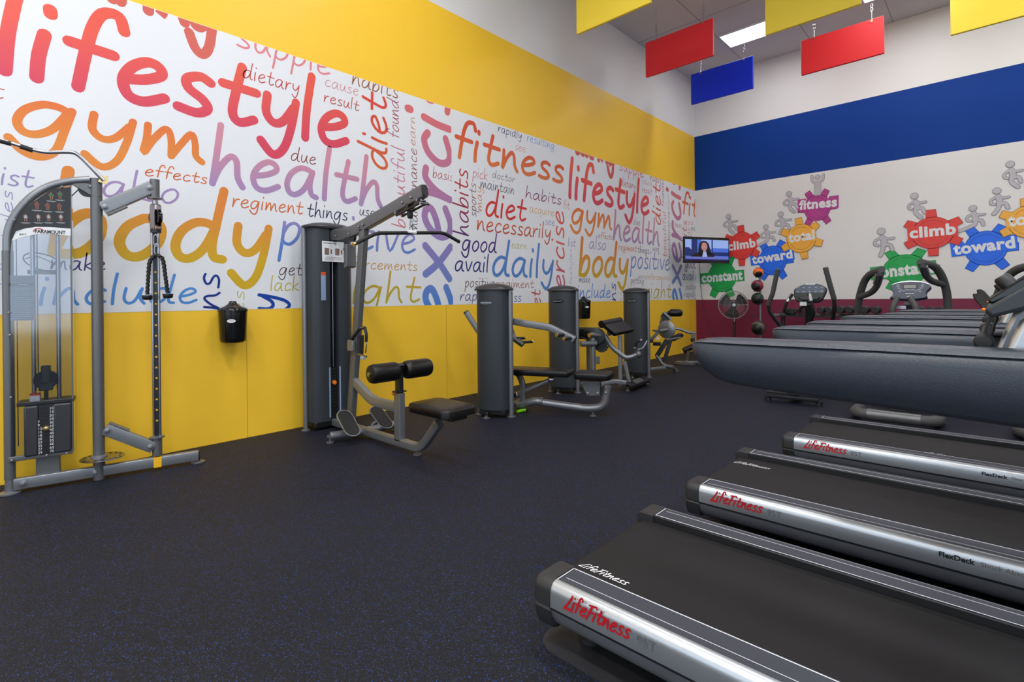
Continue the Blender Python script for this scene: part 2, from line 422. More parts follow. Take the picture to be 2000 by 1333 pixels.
def clear_mat():
    m = bpy.data.materials.new('clear_acrylic'); m.use_nodes = True; nt = m.node_tree; nt.nodes.clear()
    out = nt.nodes.new('ShaderNodeOutputMaterial'); tr = nt.nodes.new('ShaderNodeBsdfTransparent'); tr.inputs[0].default_value = (.86, .88, .92, 1)
    gl = nt.nodes.new('ShaderNodeBsdfGlossy'); gl.inputs['Roughness'].default_value = .08; gl.inputs[0].default_value = (1, 1, 1, 1)
    fr = nt.nodes.new('ShaderNodeFresnel'); fr.inputs[0].default_value = 1.6
    mx = nt.nodes.new('ShaderNodeMixShader'); nt.links.new(fr.outputs[0], mx.inputs[0]); nt.links.new(tr.outputs[0], mx.inputs[1]); nt.links.new(gl.outputs[0], mx.inputs[2])
    nt.links.new(mx.outputs[0], out.inputs[0]); return m
M['clear'] = clear_mat()
def emat(name, c, s):
    m = bpy.data.materials.new(name); m.use_nodes = True; nt = m.node_tree; b = nt.nodes['Principled BSDF']
    b.inputs['Base Color'].default_value = (0, 0, 0, 1); b.inputs['Emission Color'].default_value = c; b.inputs['Emission Strength'].default_value = s; b.inputs['Roughness'].default_value = .3
    return m

# ================================================================== the room
XR, YF = 6.6, -5.2
def struct(name, mb, mats, label, smooth=0):
    o = mb.build(name, mats, smooth=smooth, recalc=False); return tag(o, label, None, None, 'structure')
mb = MB(); mb.box(((XW+XR)/2, (YW+YF)/2, -.05), (XR-XW+.4, YW-YF+.4, .1)); struct('floor', mb, M['floor'], 'black rubber gym floor flecked with blue')
def ceil_mat():
    m = bpy.data.materials.new('jointed_ceiling'); m.use_nodes = True; nt = m.node_tree; b = nt.nodes['Principled BSDF']
    b.inputs['Base Color'].default_value = rgb(208, 206, 208); b.inputs['Roughness'].default_value = .8; return m
mb = MB(); mb.box(((XW+XR)/2, (YW+YF)/2, ZC+.05), (XR-XW+.4, YW-YF+.4, .1))
mb.slot(1)
for i in range(8):
    x = -3.95+1.29*i; mb.box((x, (YW+YF)/2, ZC-.0015), (.014, YW-YF, .003))
for y in (9.3, 6.1, 2.9, -.3, -3.5): mb.box(((XW+XR)/2, y, ZC-.0015), (XR-XW, .012, .003))
struct('ceiling', mb, [ceil_mat(), mat('ceiling_joint', rgb(160, 158, 160), .8)], 'pale boarded ceiling with thin joints')
def band_wall(name, quads, mats, label):
    mb = MB()
    for s, c, size in quads: mb.slot(s); mb.box(c, size)
    return struct(name, mb, mats, label)
L = YW-YF; cy = (YW+YF)/2
bands = [(0, 0, Z1), (1, Z1, Z2), (0, Z2, Z3), (1, Z3, ZC)]
seam = on_x(482, 700)[1]
band_wall('wall_left', [(s, (XW-.06, cy, (a+b)/2), (.12, L+.24, b-a)) for s, a, b in bands]
          + [(2, (XW+.0008, seam+k*2.44, Z1/2), (.0016, .005, Z1)) for k in range(-2, 5)], [M['yellow'], M['white_wall'], mat('yellow_panel_joint', rgb(196, 150, 34), .5)],
          'long wall painted yellow below and above its printed mural, white at the top')
cx = (XW+XR)/2; Wd = XR-XW
band_wall('wall_back', [(s, (cx, YW+.06, (a+b)/2), (Wd, .12, b-a)) for s, a, b in ((0, 0, Z1-.013), (1, Z1-.013, Z2), (2, Z2, Z3), (1, Z3, ZC))],
          [M['maroon'], M['white_wall'], M['blue']], 'end wall with maroon base and broad blue stripe on white')
mb = MB(); WY0, WY1, RZ0, RZ1 = -4.6, -.2, .5, 4.1
mb.box((XR+.06, cy, RZ0/2), (.12, L+.24, RZ0)); mb.box((XR+.06, cy, (RZ1+ZC)/2), (.12, L+.24, ZC-RZ1))
mb.box((XR+.06, (YF-.12+WY0)/2, (RZ0+RZ1)/2), (.12, WY0-YF+.12, RZ1-RZ0)); mb.box((XR+.06, (YW+.12+WY1)/2, (RZ0+RZ1)/2), (.12, YW+.12-WY1, RZ1-RZ0))
struct('wall_right', mb, M['white_wall'], 'white wall on the right with an added window opening near the front')
mb = MB()
for i in range(4):
    y = WY0+(WY1-WY0)*i/3; mb.box((XR+.03, y, (RZ0+RZ1)/2), (.08, .06, RZ1-RZ0))
for z in (RZ0, RZ1): mb.box((XR+.03, (WY0+WY1)/2, z), (.08, WY1-WY0, .06))
struct('window_added', mb, M['alu'], 'aluminium window frame added out of view in the right wall for side light')  # window added out of view to go with the extra side light
mb = MB(); WX0, WX1, WZ0, WZ1 = -4.9, 2.5, .6, 4.0
mb.box((cx, YF-.06, WZ0/2), (Wd, .12, WZ0)); mb.box((cx, YF-.06, (WZ1+ZC)/2), (Wd, .12, ZC-WZ1))
mb.box(((XW+WX0)/2, YF-.06, (WZ0+WZ1)/2), (WX0-XW, .12, WZ1-WZ0)); mb.box(((XR+WX1)/2, YF-.06, (WZ0+WZ1)/2), (XR-WX1, .12, WZ1-WZ0))
struct('wall_front', mb, M['white_wall'], 'white front wall with wide window')
mb = MB()
for i in range(5):
    x = WX0+(WX1-WX0)*i/4; mb.box((x, YF-.03, (WZ0+WZ1)/2), (.06, .08, WZ1-WZ0))
for z in (WZ0, 3.1, WZ1): mb.box(((WX0+WX1)/2, YF-.03, z), (WX1-WX0, .08, .06))
struct('window_1', mb, M['alu'], 'aluminium framed shop-front window')

# ceiling lights
lamp_m = emat('fluorescent_diffuser', (1, .99, .97, 1), 9)
tpos = ['in the far left ceiling corner above the blue banner', 'above the far red banner, second in from the long wall', 'third in from the long wall, near the blue striped wall', 'farthest right, near the blue striped wall']
proto = None
for i, (x, y) in enumerate(TROFFERS):
    if proto is None:
        proto = r = thing('ceiling_light', '', 'light', (x, y, ZC))
        a = MB(); w, d = .61, .305
        for c, s in (((0, d-.012, -.016), (2*w, .024, .032)), ((0, -d+.012, -.016), (2*w, .024, .032)), ((w-.012, 0, -.016), (.024, 2*d, .032)), ((-w+.012, 0, -.016), (.024, 2*d, .032))): a.box(c, s)
        a.build('frame', M['white'], r)
        MB().box((0, 0, -.014), (2*w-.05, 2*d-.05, .012)).build('diffuser', lamp_m, r)
    else: r = copy_tree(proto); r.location = (x, y, ZC)
    row = {10.45: 'row next to the blue striped wall', 9.0: 'second row from the blue striped wall', 3.3: 'middle row', -0.3: 'second row from the front window', -3.6: 'row next to the front window'}[y]
    cl = ['nearest the mural wall', 'second from the mural wall', 'third from the mural wall', 'nearest the right wall'][round((x+3.31)/2.27)]
    tag(r, 'white recessed ceiling light, %s, %s' % (row, cl), 'light', 'recessed ceiling lights')

# ================================================================== word mural
def Lw(x, y): p = on_x(x, y); return p[1], p[2]
R = lambda *c: [lin(v)*.86 for v in c]
RED, ORG, PNK, PUR, BLU, LBL, DRD, NVY, BRN, OLV, GLD, SKY, LAV, IND, PLM, DBL, CHA = R(240, 72, 66), R(238, 122, 62), R(232, 130, 136), R(176, 140, 190), R(96, 140, 214), R(84, 150, 220), R(190, 60, 54), R(38, 44, 86), R(120, 62, 44), R(196, 184, 50), R(222, 180, 40), R(60, 148, 226), R(160, 150, 200), R(72, 62, 130), R(120, 40, 80), R(16, 66, 160), R(70, 62, 66)
# text, baseline start px, baseline end px, x-height point px, stroke, top colour, bottom colour   (H = along the wall, V = reading upwards)
BACK = [
 ('H', 'lifestyle', (-7, 152), (683, 290), (283, 111), .2, R(246, 96, 78), R(228, 76, 100), (283, 209)),
 ('H', 'gym', (6, 262), (401, 318), (260, 232), .19, R(240, 116, 60), R(240, 146, 66), (262, 302)),
 ('H', 'health', (408, 358), (748, 404), (525, 312), .17, R(222, 150, 168), R(176, 146, 194), (523, 379)),
 ('H', 'body', (92, 512), (533, 508), (245, 413), .19, R(236, 142, 62), R(222, 180, 42), (250, 510)),
 ('H', 'positive', (541, 479), (812, 495), (700, 446), .13, R(164, 146, 200), R(98, 140, 214), (700, 490)),
 ('H', 'regiment', (453, 408), (593, 418), (500, 392), .11, R(232, 130, 70), R(220, 104, 54), (500, 410)),
 ('H', 'things', (600, 425), (679, 430), (640, 411), .1, R(64, 50, 96), R(36, 38, 80), (640, 428)),
 ('H', 'used', (702, 422), (745, 425), (707, 409), .1, R(60, 52, 84), R(44, 44, 80), (707, 422)),
 ('H', 'effects', (283, 348), (405, 361), (290, 330), .12, R(230, 116, 56), R(214, 96, 52), (290, 345)),
 ('H', 'also', (200, 387), (350, 401), (220, 353), .11, R(176, 150, 200), R(170, 146, 196), (220, 387)),
 ('H', 'list', (-12, 362), (68, 367), (20, 340), .11, R(170, 152, 200), R(160, 150, 196), (20, 364)),
 ('H', 'due', (568, 317), (617, 320), (590, 302), .09, R(150, 60, 50), R(130, 44, 40), (590, 318)),
 ('V', 'diet', (757, 334), (757, 188), (724, 0), .15, R(232, 76, 58), R(228, 104, 54), None),
 ('V', 'beautiful', (791, 446), (791, 290), (776, 0), .1, R(216, 132, 160), R(216, 120, 130), None),
 ('V', 'found', (779, 271), (779, 197), (766, 0), .09, R(170, 60, 90), R(180, 80, 110), None),
 ('V', 'maintenance', (815, 456), (815, 292), (804, 0), .09, R(150, 60, 60), R(40, 24, 24), None),
 ('V', 'earn', (811, 285), (811, 230), (802, 0), .09, R(210, 140, 50), R(200, 90, 50), None),
 ('V', 'exercise', (884, 624), (884, 92), (823, 0), .19, R(236, 116, 116), R(40, 144, 226), None),
 ('H', 'dietary', (474, 157), (585, 180), (512, 145), .09, R(222, 76, 72), R(196, 60, 60), (512, 163)),
 ('H', 'supple', (461, 94), (645, 147), (590, 103), .13, R(240, 130, 140), R(238, 140, 146), (590, 133)),
 ('H', 'cause', (635, 168), (700, 188), (640, 156), .08, R(232, 150, 150), R(214, 130, 130), (640, 170)),
 ('H', 'result', (632, 199), (702, 214), (650, 190), .1, R(200, 60, 56), R(190, 54, 54), (650, 204)),
 ('H', 'habits', (687, 164), (778, 190), (715, 155), .1, R(180, 110, 60), R(150, 90, 50), (715, 174)),
 ('H', 'during', (60, -35), (432, 62), (305, -62), .19, R(214, 84, 64), R(224, 104, 92), (305, 36)),
 ('H', 'reinforcements', (634, 527), (815, 527), (760, 515), .1, R(220, 164, 60), R(214, 150, 60), (760, 528)),
 ('H', 'right', (650, 592), (823, 593), (790, 558), .13, R(214, 174, 52), R(196, 184, 46), (790, 593)),
 ('H', 'getting', (543, 538), (641, 540), (548, 522), .09, R(92, 60, 56), R(70, 52, 60), (548, 538)),
 ('H', 'lack', (528, 568), (584, 569), (548, 552), .1, R(214, 190, 80), R(196, 190, 70), (548, 569)),
 ('H', 'make', (98, 531), (206, 528), (150, 509), .1, R(84, 62, 120), R(50, 44, 120), (150, 529)),
 ('H', 'include', (76, 598), (386, 592), (255, 561), .15, R(90, 150, 226), R(80, 150, 224), (255, 596)),
 ('V', 'ins', (431, 622), (431, 534), (396, 0), .14, R(20, 60, 150), R(16, 40, 120), None),
 ('V', 'lives', (478, 660), (478, 568), (463, 0), .09, R(200, 190, 70), R(210, 190, 80), None),
 ('V', 'any', (545, 690), (545, 573), (503, 0), .16, R(16, 70, 170), R(16, 70, 170), None),
 ('V', 'lifestyles', (26, 560), (26, 374), (10, 0), .1, R(150, 150, 200), R(140, 150, 190), None),
 ('H', 'basis', (845, 346), (885, 354), (860, 338), .09, R(196, 60, 60), R(180, 50, 60), (860, 350)),
 ('H', 'see', (600, 520), (632, 521), (610, 508), .09, R(150, 150, 190), R(140, 140, 180), (610, 521)),
]
FRONT = [
 ('H', 'fitness', (888, 317), (1102, 359), (982, 289), .19, R(232, 84, 52), R(236, 128, 62), (984, 333)),
 ('H', 'rapidly', (972, 259), (1019, 274), (975, 248), .1, R(44, 50, 110), R(40, 52, 110), (975, 259)),
 ('H', 'resulting', (1029, 276), (1082, 292), (1032, 266), .09, R(110, 170, 230), R(96, 160, 226), (1032, 277)),
 ('H', 'see', (1006, 293), (1026, 298), (1010, 284), .08, R(226, 130, 120), R(220, 120, 112), (1010, 294)),
 ('V', 'habits', (915, 462), (915, 333), (897, 0), .13, R(200, 44, 50), R(80, 36, 110), None),
 ('H', 'pick', (922, 347), (952, 352), (933, 336), .09, R(224, 130, 140), R(220, 120, 130), (933, 349)),
 ('H', 'doctor', (961, 349), (1006, 356), (985, 344), .09, R(80, 56, 66), R(90, 44, 50), (985, 353)),
 ('H', 'maintain', (938, 369), (1004, 375), (950, 357), .09, R(70, 50, 76), R(64, 48, 76), (950, 370)),
 ('V', 'sports', (930, 424), (930, 359), (921, 0), .1, R(140, 84, 70), R(100, 60, 80), None),
 ('V', 'may', (941, 413), (941, 366), (933, 0), .1, R(226, 140, 70), R(222, 110, 56), None),
 ('H', 'habits', (1026, 385), (1096, 397), (1040, 376), .11, R(120, 56, 110), R(150, 44, 70), (1040, 390)),
 ('H', 'diet', (948, 425), (1029, 434), (1000, 400), .16, R(226, 56, 52), R(226, 60, 50), (1000, 431)),
 ('H', 'acquire', (1034, 415), (1082, 422), (1055, 408), .09, R(236, 170, 80), R(216, 180, 70), (1055, 419)),
 ('H', 'see', (1065, 440), (1083, 441), (1070, 430), .09, R(130, 150, 200), R(120, 140, 190), (1070, 440)),
 ('H', 'fit', (1100, 408), (1113, 410), (1106, 399), .08, R(214, 120, 110), R(206, 100, 90), (1106, 409)),
 ('H', 'necessarily', (931, 451), (1076, 464), (965, 434), .12, R(226, 110, 56), R(200, 70, 50), (965, 455)),
 ('H', 'good', (900, 493), (971, 495), (935, 470), .12, R(90, 50, 130), R(70, 44, 120), (935, 493)),
 ('H', 'avail', (888, 531), (955, 533), (897, 509), .12, R(52, 50, 140), R(40, 44, 120), (897, 531)),
 ('H', 'daily', (961, 543), (1082, 545), (1010, 502), .16, R(96, 140, 214), R(84, 140, 210), (1012, 543)),
 ('H', 'earn', (999, 487), (1029, 487), (1005, 476), .09, R(196, 184, 80), R(180, 184, 70), (1005, 486)),
 ('H', 'positive', (907, 562), (966, 563), (915, 549), .1, R(110, 80, 60), R(110, 74, 56), (915, 562)),
 ('H', 'regiment', (968, 563), (1043, 563), (1010, 552), .1, R(190, 90, 60), R(140, 70, 60), (1010, 563)),
 ('H', 'rapidly', (898, 587), (966, 589), (920, 575), .1, R(40, 60, 130), R(30, 50, 120), (920, 588)),
 ('H', 'fitness', (962, 590), (1018, 590), (1010, 578), .1, R(40, 70, 150), R(30, 60, 140), (1010, 590)),
 ('V', 'diet', (1056, 622), (1056, 565), (1044, 0), .1, R(200, 40, 50), R(200, 40, 50), None),
 ('V', 'exercise', (1103, 622), (1103, 414), (1086, 0), .15, R(236, 100, 90), R(160, 90, 140), None),
]
PERIOD = 6.75
CLIP = [((0, 0, Z2-.003), (0, 0, 1)), ((0, 0, Z1+.003), (0, 0, -1)), ((0, YW-.004, 0), (0, 1, 0))]
def mural(name, label, y0, y1, sets):
    a = MB(); a.box((XW+.001, (y0+y1)/2, (Z1+Z2)/2), (.002, y1-y0, Z2-Z1))
    root = a.build(name, M['white_vinyl'], None, smooth=0); tag(root, label, 'mural', 'printed word murals')
    clip = CLIP+[((0, y1-.001, 0), (0, 1, 0)), ((0, y0+.001, 0), (0, -1, 0))]
    for words, k in sets:
        for kind, txt, a_, b_, xh, w, ct, cb, xb in words:
            n = 6 if w > .14 else 4
            if w < .125: w *= 1.22
            if kind == 'H':
                ya, za = Lw(*a_); yb, zb = Lw(*b_); hx = Lw(*xh)[1]-Lw(*xb)[1]; z = Lw(*xb)[1]+w*hx/2
                stroke_word(txt, 'word', M['ink'], root, (XW+.0028, ya+k*PERIOD, z), (0, 1, 0), (0, 0, 1), yb-ya, hx*(1-w), w/(1-w), ct, cb, clip, n=n)
            else:
                ya, za = Lw(*a_); yb, zb = Lw(*b_); ym = (a_[1]+b_[1])/2; hx = Lw(a_[0], ym)[0]-Lw(xh[0], ym)[0]
                stroke_word(txt, 'word', M['ink'], root, (XW+.0028, Lw(a_[0], ym)[0]-w*hx/2+k*PERIOD, za), (0, 0, 1), (0, -1, 0), zb-za, hx*(1-w), w/(1-w), ct, cb, clip, n=n)
    return root
YS = 4.43
mural('mural_panel', 'printed word mural with the largest lettering, lifestyle, gym, health, body, nearest on the long wall', -5.19, YS, [(FRONT, -1), (BACK, 0)])
mural('mural_panel', 'white printed word mural with fitness daily necessarily, on the far part of the long wall', YS, YW-.002, [(FRONT, 0), (BACK, 1), (FRONT, 1)])

# ================================================================== painted gears and climbers on the end wall
GC = dict(green=mat('green_decal', rgb(4, 164, 74), .45, noise=.12, nscale=5), red=mat('red_decal', rgb(222, 54, 46), .45, noise=.12, nscale=5), blue=mat('blue_decal', rgb(10, 104, 236), .45, noise=.12, nscale=5),
          gold=mat('gold_decal', rgb(240, 172, 54), .45, noise=.12, nscale=5), plum=mat('plum_decal', rgb(178, 50, 136), .45, noise=.12, nscale=5))
for k_, c_ in dict(green=(8, 118, 48), red=(170, 36, 30), blue=(10, 70, 170), gold=(170, 112, 32), plum=(112, 28, 92)).items(): GC[k_+'_edge'] = mat(k_+'_decal_outline', rgb(*c_), .45)
figm = mat('grey_decal', rgb(188, 184, 190), .5); figd = mat('grey_decal_outline', rgb(112, 104, 112), .5)
AXX, AXZ = (1, 0, 0), (0, 0, 1)
def circ(cx, cz, rx, rz, n=40): return [(cx+rx*math.cos(2*math.pi*i/n), cz+rz*math.sin(2*math.pi*i/n)) for i in range(n)]
def gear(colour, cpx, redge, ttop, teeth, word, where, wl, wr, hpx):
    c = on_y(*cpx); rx = on_y(*redge)[0]-c[0]; rz = on_y(*ttop)[2]-c[2]
    r = thing('gear_decal', '', 'wall decal', (c[0], YW-(.011 if colour in ('red', 'gold') else 0), c[2]))
    e = MB(); tw = .30
    def tooth(a, r0, r1, w, y):
        ca, sa = math.cos(a), math.sin(a)
        p = [(ca*r0-sa*-w, sa*r0+ca*-w), (ca*r1-sa*-w*.8, sa*r1+ca*-w*.8), (ca*r1-sa*w*.8, sa*r1+ca*w*.8), (ca*r0-sa*w, sa*r0+ca*w)]
        return [(x*rx, z*rz) for x, z in p]
    for t in teeth: e.prism(tooth(math.radians(t), .8, 1.47, .29, 0), (0, -.0015, 0), AXX, AXZ, (0, -.001, 0))
    e.prism(circ(0, 0, rx, rz), (0, -.0015, 0), AXX, AXZ, (0, -.0025, 0))
    e.build('outline', GC[colour+'_edge'], r, smooth=0)
    b = MB()
    for t in teeth: b.prism(tooth(math.radians(t), .8, 1.43, .265, 0), (0, -.003, 0), AXX, AXZ, (0, -.001, 0))
    b.prism(circ(0, 0, rx*.97, rz*.97), (0, -.0045, 0), AXX, AXZ, (0, -.001, 0))
    b.build('face', GC[colour], r, smooth=0)
    rg = MB(); A_, B_ = circ(0, 0, rx*.80, rz*.80), circ(0, 0, rx*.775, rz*.775); n = len(A_)
    rg.add([(x, -.0062, z) for x, z in A_]+[(x, -.0062, z) for x, z in B_], [(i, (i+1) % n, n+(i+1) % n, n+i) for i in range(n)]); rg.build('inner_ring', GC[colour+'_edge'], r, smooth=0)
    a, d = on_y(*wl)-c, on_y(*wr)-c; w = math.hypot(d[0]-a[0], d[2]-a[2]); ax = np.array([d[0]-a[0], 0, d[2]-a[2]])/w; az = np.array([-ax[2], 0, ax[0]])
    h = hpx
    p = MB(); g = .04*w
    p.prism([(-g, -h*.12), (w+g, -h*.12), (w+g, h*1.1), (w*.8, h*1.1), (w*.78, h*.9), (w*.2, h*.9), (w*.18, h*1.1), (-g, h*1.1)], V((a[0], -.0066, a[2])), V(ax), V(az), (0, -.001, 0)); p.build('word_backing', GC[colour], r, smooth=0)
    text_mesh(word, 'word', M['white'], r, (a[0], -.0085, a[2]), ax, az, width=w, height=h, bold=.042, spacing=1.08)
    return tag(r, where, 'wall decal', 'gear decals on the end wall')
S1 = [('green', (1410, 541), (1438.5, 541), (1410, 571-60), (62, 118, 180, 0, 242, 298), 'constant', 'green gear decal reading constant, below the wall television', (1371, 553), (1451, 547), .205),
      ('red', (1449, 480), (1475, 480), (1449, 453), (92, 30, -30, 150, 210, -90), 'climb', 'red gear decal reading climb, beside the wall television', (1423, 491), (1477, 483), .205),
      ('blue', (1509, 509), (1537, 509), (1509, 480), (60, 122, -55, -122, 0, 180), 'toward', 'blue gear decal reading toward, below the gold one, left of the exercise machines', (1470, 517), (1549, 505), .205),
      ('gold', (1565, 466), (1594.5, 466), (1565, 438), (97, 40, -18, -80, 207, 155), 'total', 'gold gear decal reading total, whole in view, under the plum one', (1541, 475), (1592, 468), .205),
      ('plum', (1596, 406), (1623, 406), (1596, 380), (60, 120, -55, -122, 0, 180), 'fitness', 'plum gear decal reading fitness, topmost of the left cluster', (1561, 411), (1635, 404), .205)]
S2 = [('green', (1768, 527), (1814, 527), (1768, 497), (60, 120, 180, 0, 242, 298), 'constant', 'larger green gear decal reading constant, behind the silver stepper console', (1706, 545), (1826, 533), .205),
      ('red', (1821, 455), (1864, 455), (1821, 424), (92, 28, -28, 150, 210, -88), 'climb', 'larger red gear decal reading climb, above the big green one', (1777, 467), (1868, 458), .205),
      ('blue', (1925, 485), (1969, 485), (1925, 451), (58, 122, -52, -122, 0, 180), 'toward', 'larger blue gear decal reading toward, right of the big red one', (1863, 499), (1984, 485), .205),
      ('gold', (2010, 433), (2054, 433), (2010, 401), (97, 40, -18, -80, 207, 155), 'total', 'gold gear decal cut off by the right edge of the photo', (1969, 444), (2048, 435), .205),
      ('plum', (2065, 345), (2105, 345), (2065, 312), (60, 120, -55, -122, 0, 180), 'fitness', 'larger plum gear decal above the right gold one', (2012, 352), (2120, 342), .205)]
for g_ in S1+S2: gear(*g_)
def figure(head, foot, where, pose='climb'):
    h = on_y(*head); f = on_y(*foot); s = h[2]-f[2]            # head centre to foot
    sx = on_y(head[0]+foot[1]-head[1], head[1])[0]-h[0]
    r = thing('climber_decal', where, 'wall decal', (h[0], YW, f[2]), group='climbing figure decals')
    dx = f[0]-h[0]
    if pose == 'climb':
        body = [(.05, .74), (.11, .6), (.10, .45)]; leg1 = [(.08, .47), (.06, .25), (dx/sx, .02)]; leg2 = [(.12, .43), (.36, .43), (.46, .22)]
        arm1 = [(.0, .76), (-.25, .62), (-.26, .48), (-.12, .42)]; arm2 = [(.1, .76), (.26, .68), (.52, .69)]
        limbs = [(body, .19), (leg1, .135), (leg2, .12), (arm1, .08), (arm2, .08)]
    else:
        limbs = [([(0, .62), (0, .4)], .30), ([(-.09, .45), (-.09, .02)], .17), ([(.09, .45), (.09, .02)], .17), ([(-.1, .68), (-.3, .82), (-.34, 1.1)], .12), ([(.1, .68), (.3, .82), (.34, 1.1)], .12)]
    for nm, grow, off, mm in (('outline', .03, 0, figd), ('face', 0, .0012, figm)):
        vs, fs = [], []
        for pts, w in limbs:
            v_, f_ = ribbon([(p[0]*sx, p[1]*s) for p in pts], (w+grow)*s); b = len(vs); vs += v_; fs += [tuple(i+b for i in q_) for q_ in f_]
        hd = circ(0, s, s*(.13+grow/2), s*(.13+grow/2), 24); b = len(vs); vs += hd; fs.append(tuple(range(b, b+24)))
        vs, fs = union2d([tuple(p) for p in vs], fs)
        a = MB(); a.add([(p[0], -.0075-off, p[1]) for p in vs], fs)
        a.build(nm, mm, r, smooth=0, recalc=False)
for a_ in (((1423, 423), (1433, 456), 'grey climbing figure decal stepping up the red gear beside the television'), ((1496, 444), (1482, 480), 'grey climbing figure decal between the red and blue gears'),
           ((1525, 419), (1523, 457), 'grey climbing figure decal on the left of the gold total gear'), ((1541, 379), (1552, 415), 'grey climbing figure decal on the left of the plum fitness gear'),
           ((1597, 346), (1597, 380), 'grey figure decal with both arms raised on top of the plum gear', 'win'),
           ((1721, 452), (1720, 500), 'grey climbing figure decal on the big green gear'), ((1786, 383), (1799, 426), 'grey climbing figure decal on the big red gear'),
           ((1900, 407), (1875, 452), 'grey climbing figure decal on the big blue gear'), ((1947, 373), (1941, 419), 'grey climbing figure decal left of the gold gear at the right edge'),
           ((1973, 321), (1988, 366), 'topmost grey climbing figure decal at the right edge')):
    figure(*a_)

# ================================================================== hanging banners
BM = dict(yellow=mat('yellow_banner', rgb(252, 222, 64), .5, bump=.2, bscale=6), red=mat('red_banner', rgb(236, 40, 50), .5, bump=.2, bscale=6), blue=mat('blue_banner', rgb(0, 52, 236), .4, bump=.2, bscale=6))
def banner(colour, x0, y0, zb, label, w=1.18, h=.6):
    r = thing('hanging_banner', label, 'banner', (x0+w/2, y0, zb), group='padded banners hanging from the ceiling')
    a = MB(); n = 12
    a.box((0, 0, h/2), (w, .045, h)); a.build('panel', BM[colour], r, bevel=.012, seg=3)
    for sx in (-w/2+.2, w/2-.16):
        MB().lathe([(.016, 0), (.016, .004), (.006, .004)], (sx, -.0245, h-.03), (0, -1, 0), 16).build('grommet', M['brass'], r)
        c = MB(); z = h-.03; k = 0
        c.tube([(sx, -.03, h-.03), (sx, -.004, h+.02), (sx, 0, h+.14)], .0035, .01, 6)
        for k in range(2):      # snap hook
            zc = h+.16+k*.06; pts = [(sx+.014*math.cos(t), 0, zc+.034*math.sin(t)) for t in [i*math.pi/8 for i in range(16)]]
            c.tube(pts, .0035, 0, 6, closed=True, up=(0, 1, 0))
        c.tube([(sx, 0, h+.25), (sx, 0, ZC-zb)], .0016, 0, 6); c.build('hanging_wire', M['chrome'], r)
for a_ in (('yellow', -4.43, 6.19, 5.11, 'yellow hanging banner nearest the mural wall, cut off by the top of the photo'), ('red', -4.43, 8.22, 5.1, 'dark red hanging banner between the yellow and the blue one'),
           ('blue', -4.42, 10.03, 5.1, 'blue hanging banner in front of the blue striped wall'), ('yellow', -2.45, 8.13, 5.1, 'yellow hanging banner in the middle, hiding part of a ceiling light'),
           ('red', -2.45, 10.05, 5.1, 'bright red hanging banner over the white wall, right of the blue one'), ('yellow', -.47, 10.06, 5.1, 'yellow hanging banner at the upper right edge of the photo')):
    banner(*a_)

# ================================================================== treadmills
def lf_logo(name, m_, parent, o, ax, ay, width, xh, w=.2):
    return stroke_word('LifeFitness', name, m_, parent, o, ax, ay, width, xh, w, slant=.35, n=4)
MATM = mat('equipment_mat', rgb(38, 38, 41), .5, bump=.3, bscale=300)
def handrail(r, side):
    """rounded moulded rail, from its free rear end forward to the console"""
    st = [(.594, 1.137, 1.150, .30), (.600, 1.118, 1.160, .62), (.612, 1.096, 1.166, .80), (.634, 1.071, 1.171, .92), (.67, 1.048, 1.174, 1), (.715, 1.037, 1.175, 1), (.81, 1.031, 1.176, 1),
          (.94, 1.024, 1.177, 1), (1.06, 1.019, 1.178, 1), (1.30, 1.008, 1.178, 1), (1.5, 1.0, 1.178, .9), (1.62, 1.0, 1.178, .7)]
    pr = [(0, 1), (.45, .995), (.72, .97), (.86, .925), (.90, .905), (.80, .885), (.94, .855), (.99, .74), (1, .58), (.96, .42), (.86, .26), (.66, .12), (.36, .03), (0, 0)]
    pr = pr+[(-a, b) for a, b in pr[-2:0:-1]]
    a = MB(); y = side*.385
    a.rings([[(u+.008, y+p*.058*wd, zb+(zt-zb)*h) for p, h in pr] for u, zb, zt, wd in st])
    a.build('handrail', M['rail'], r, smooth=50)
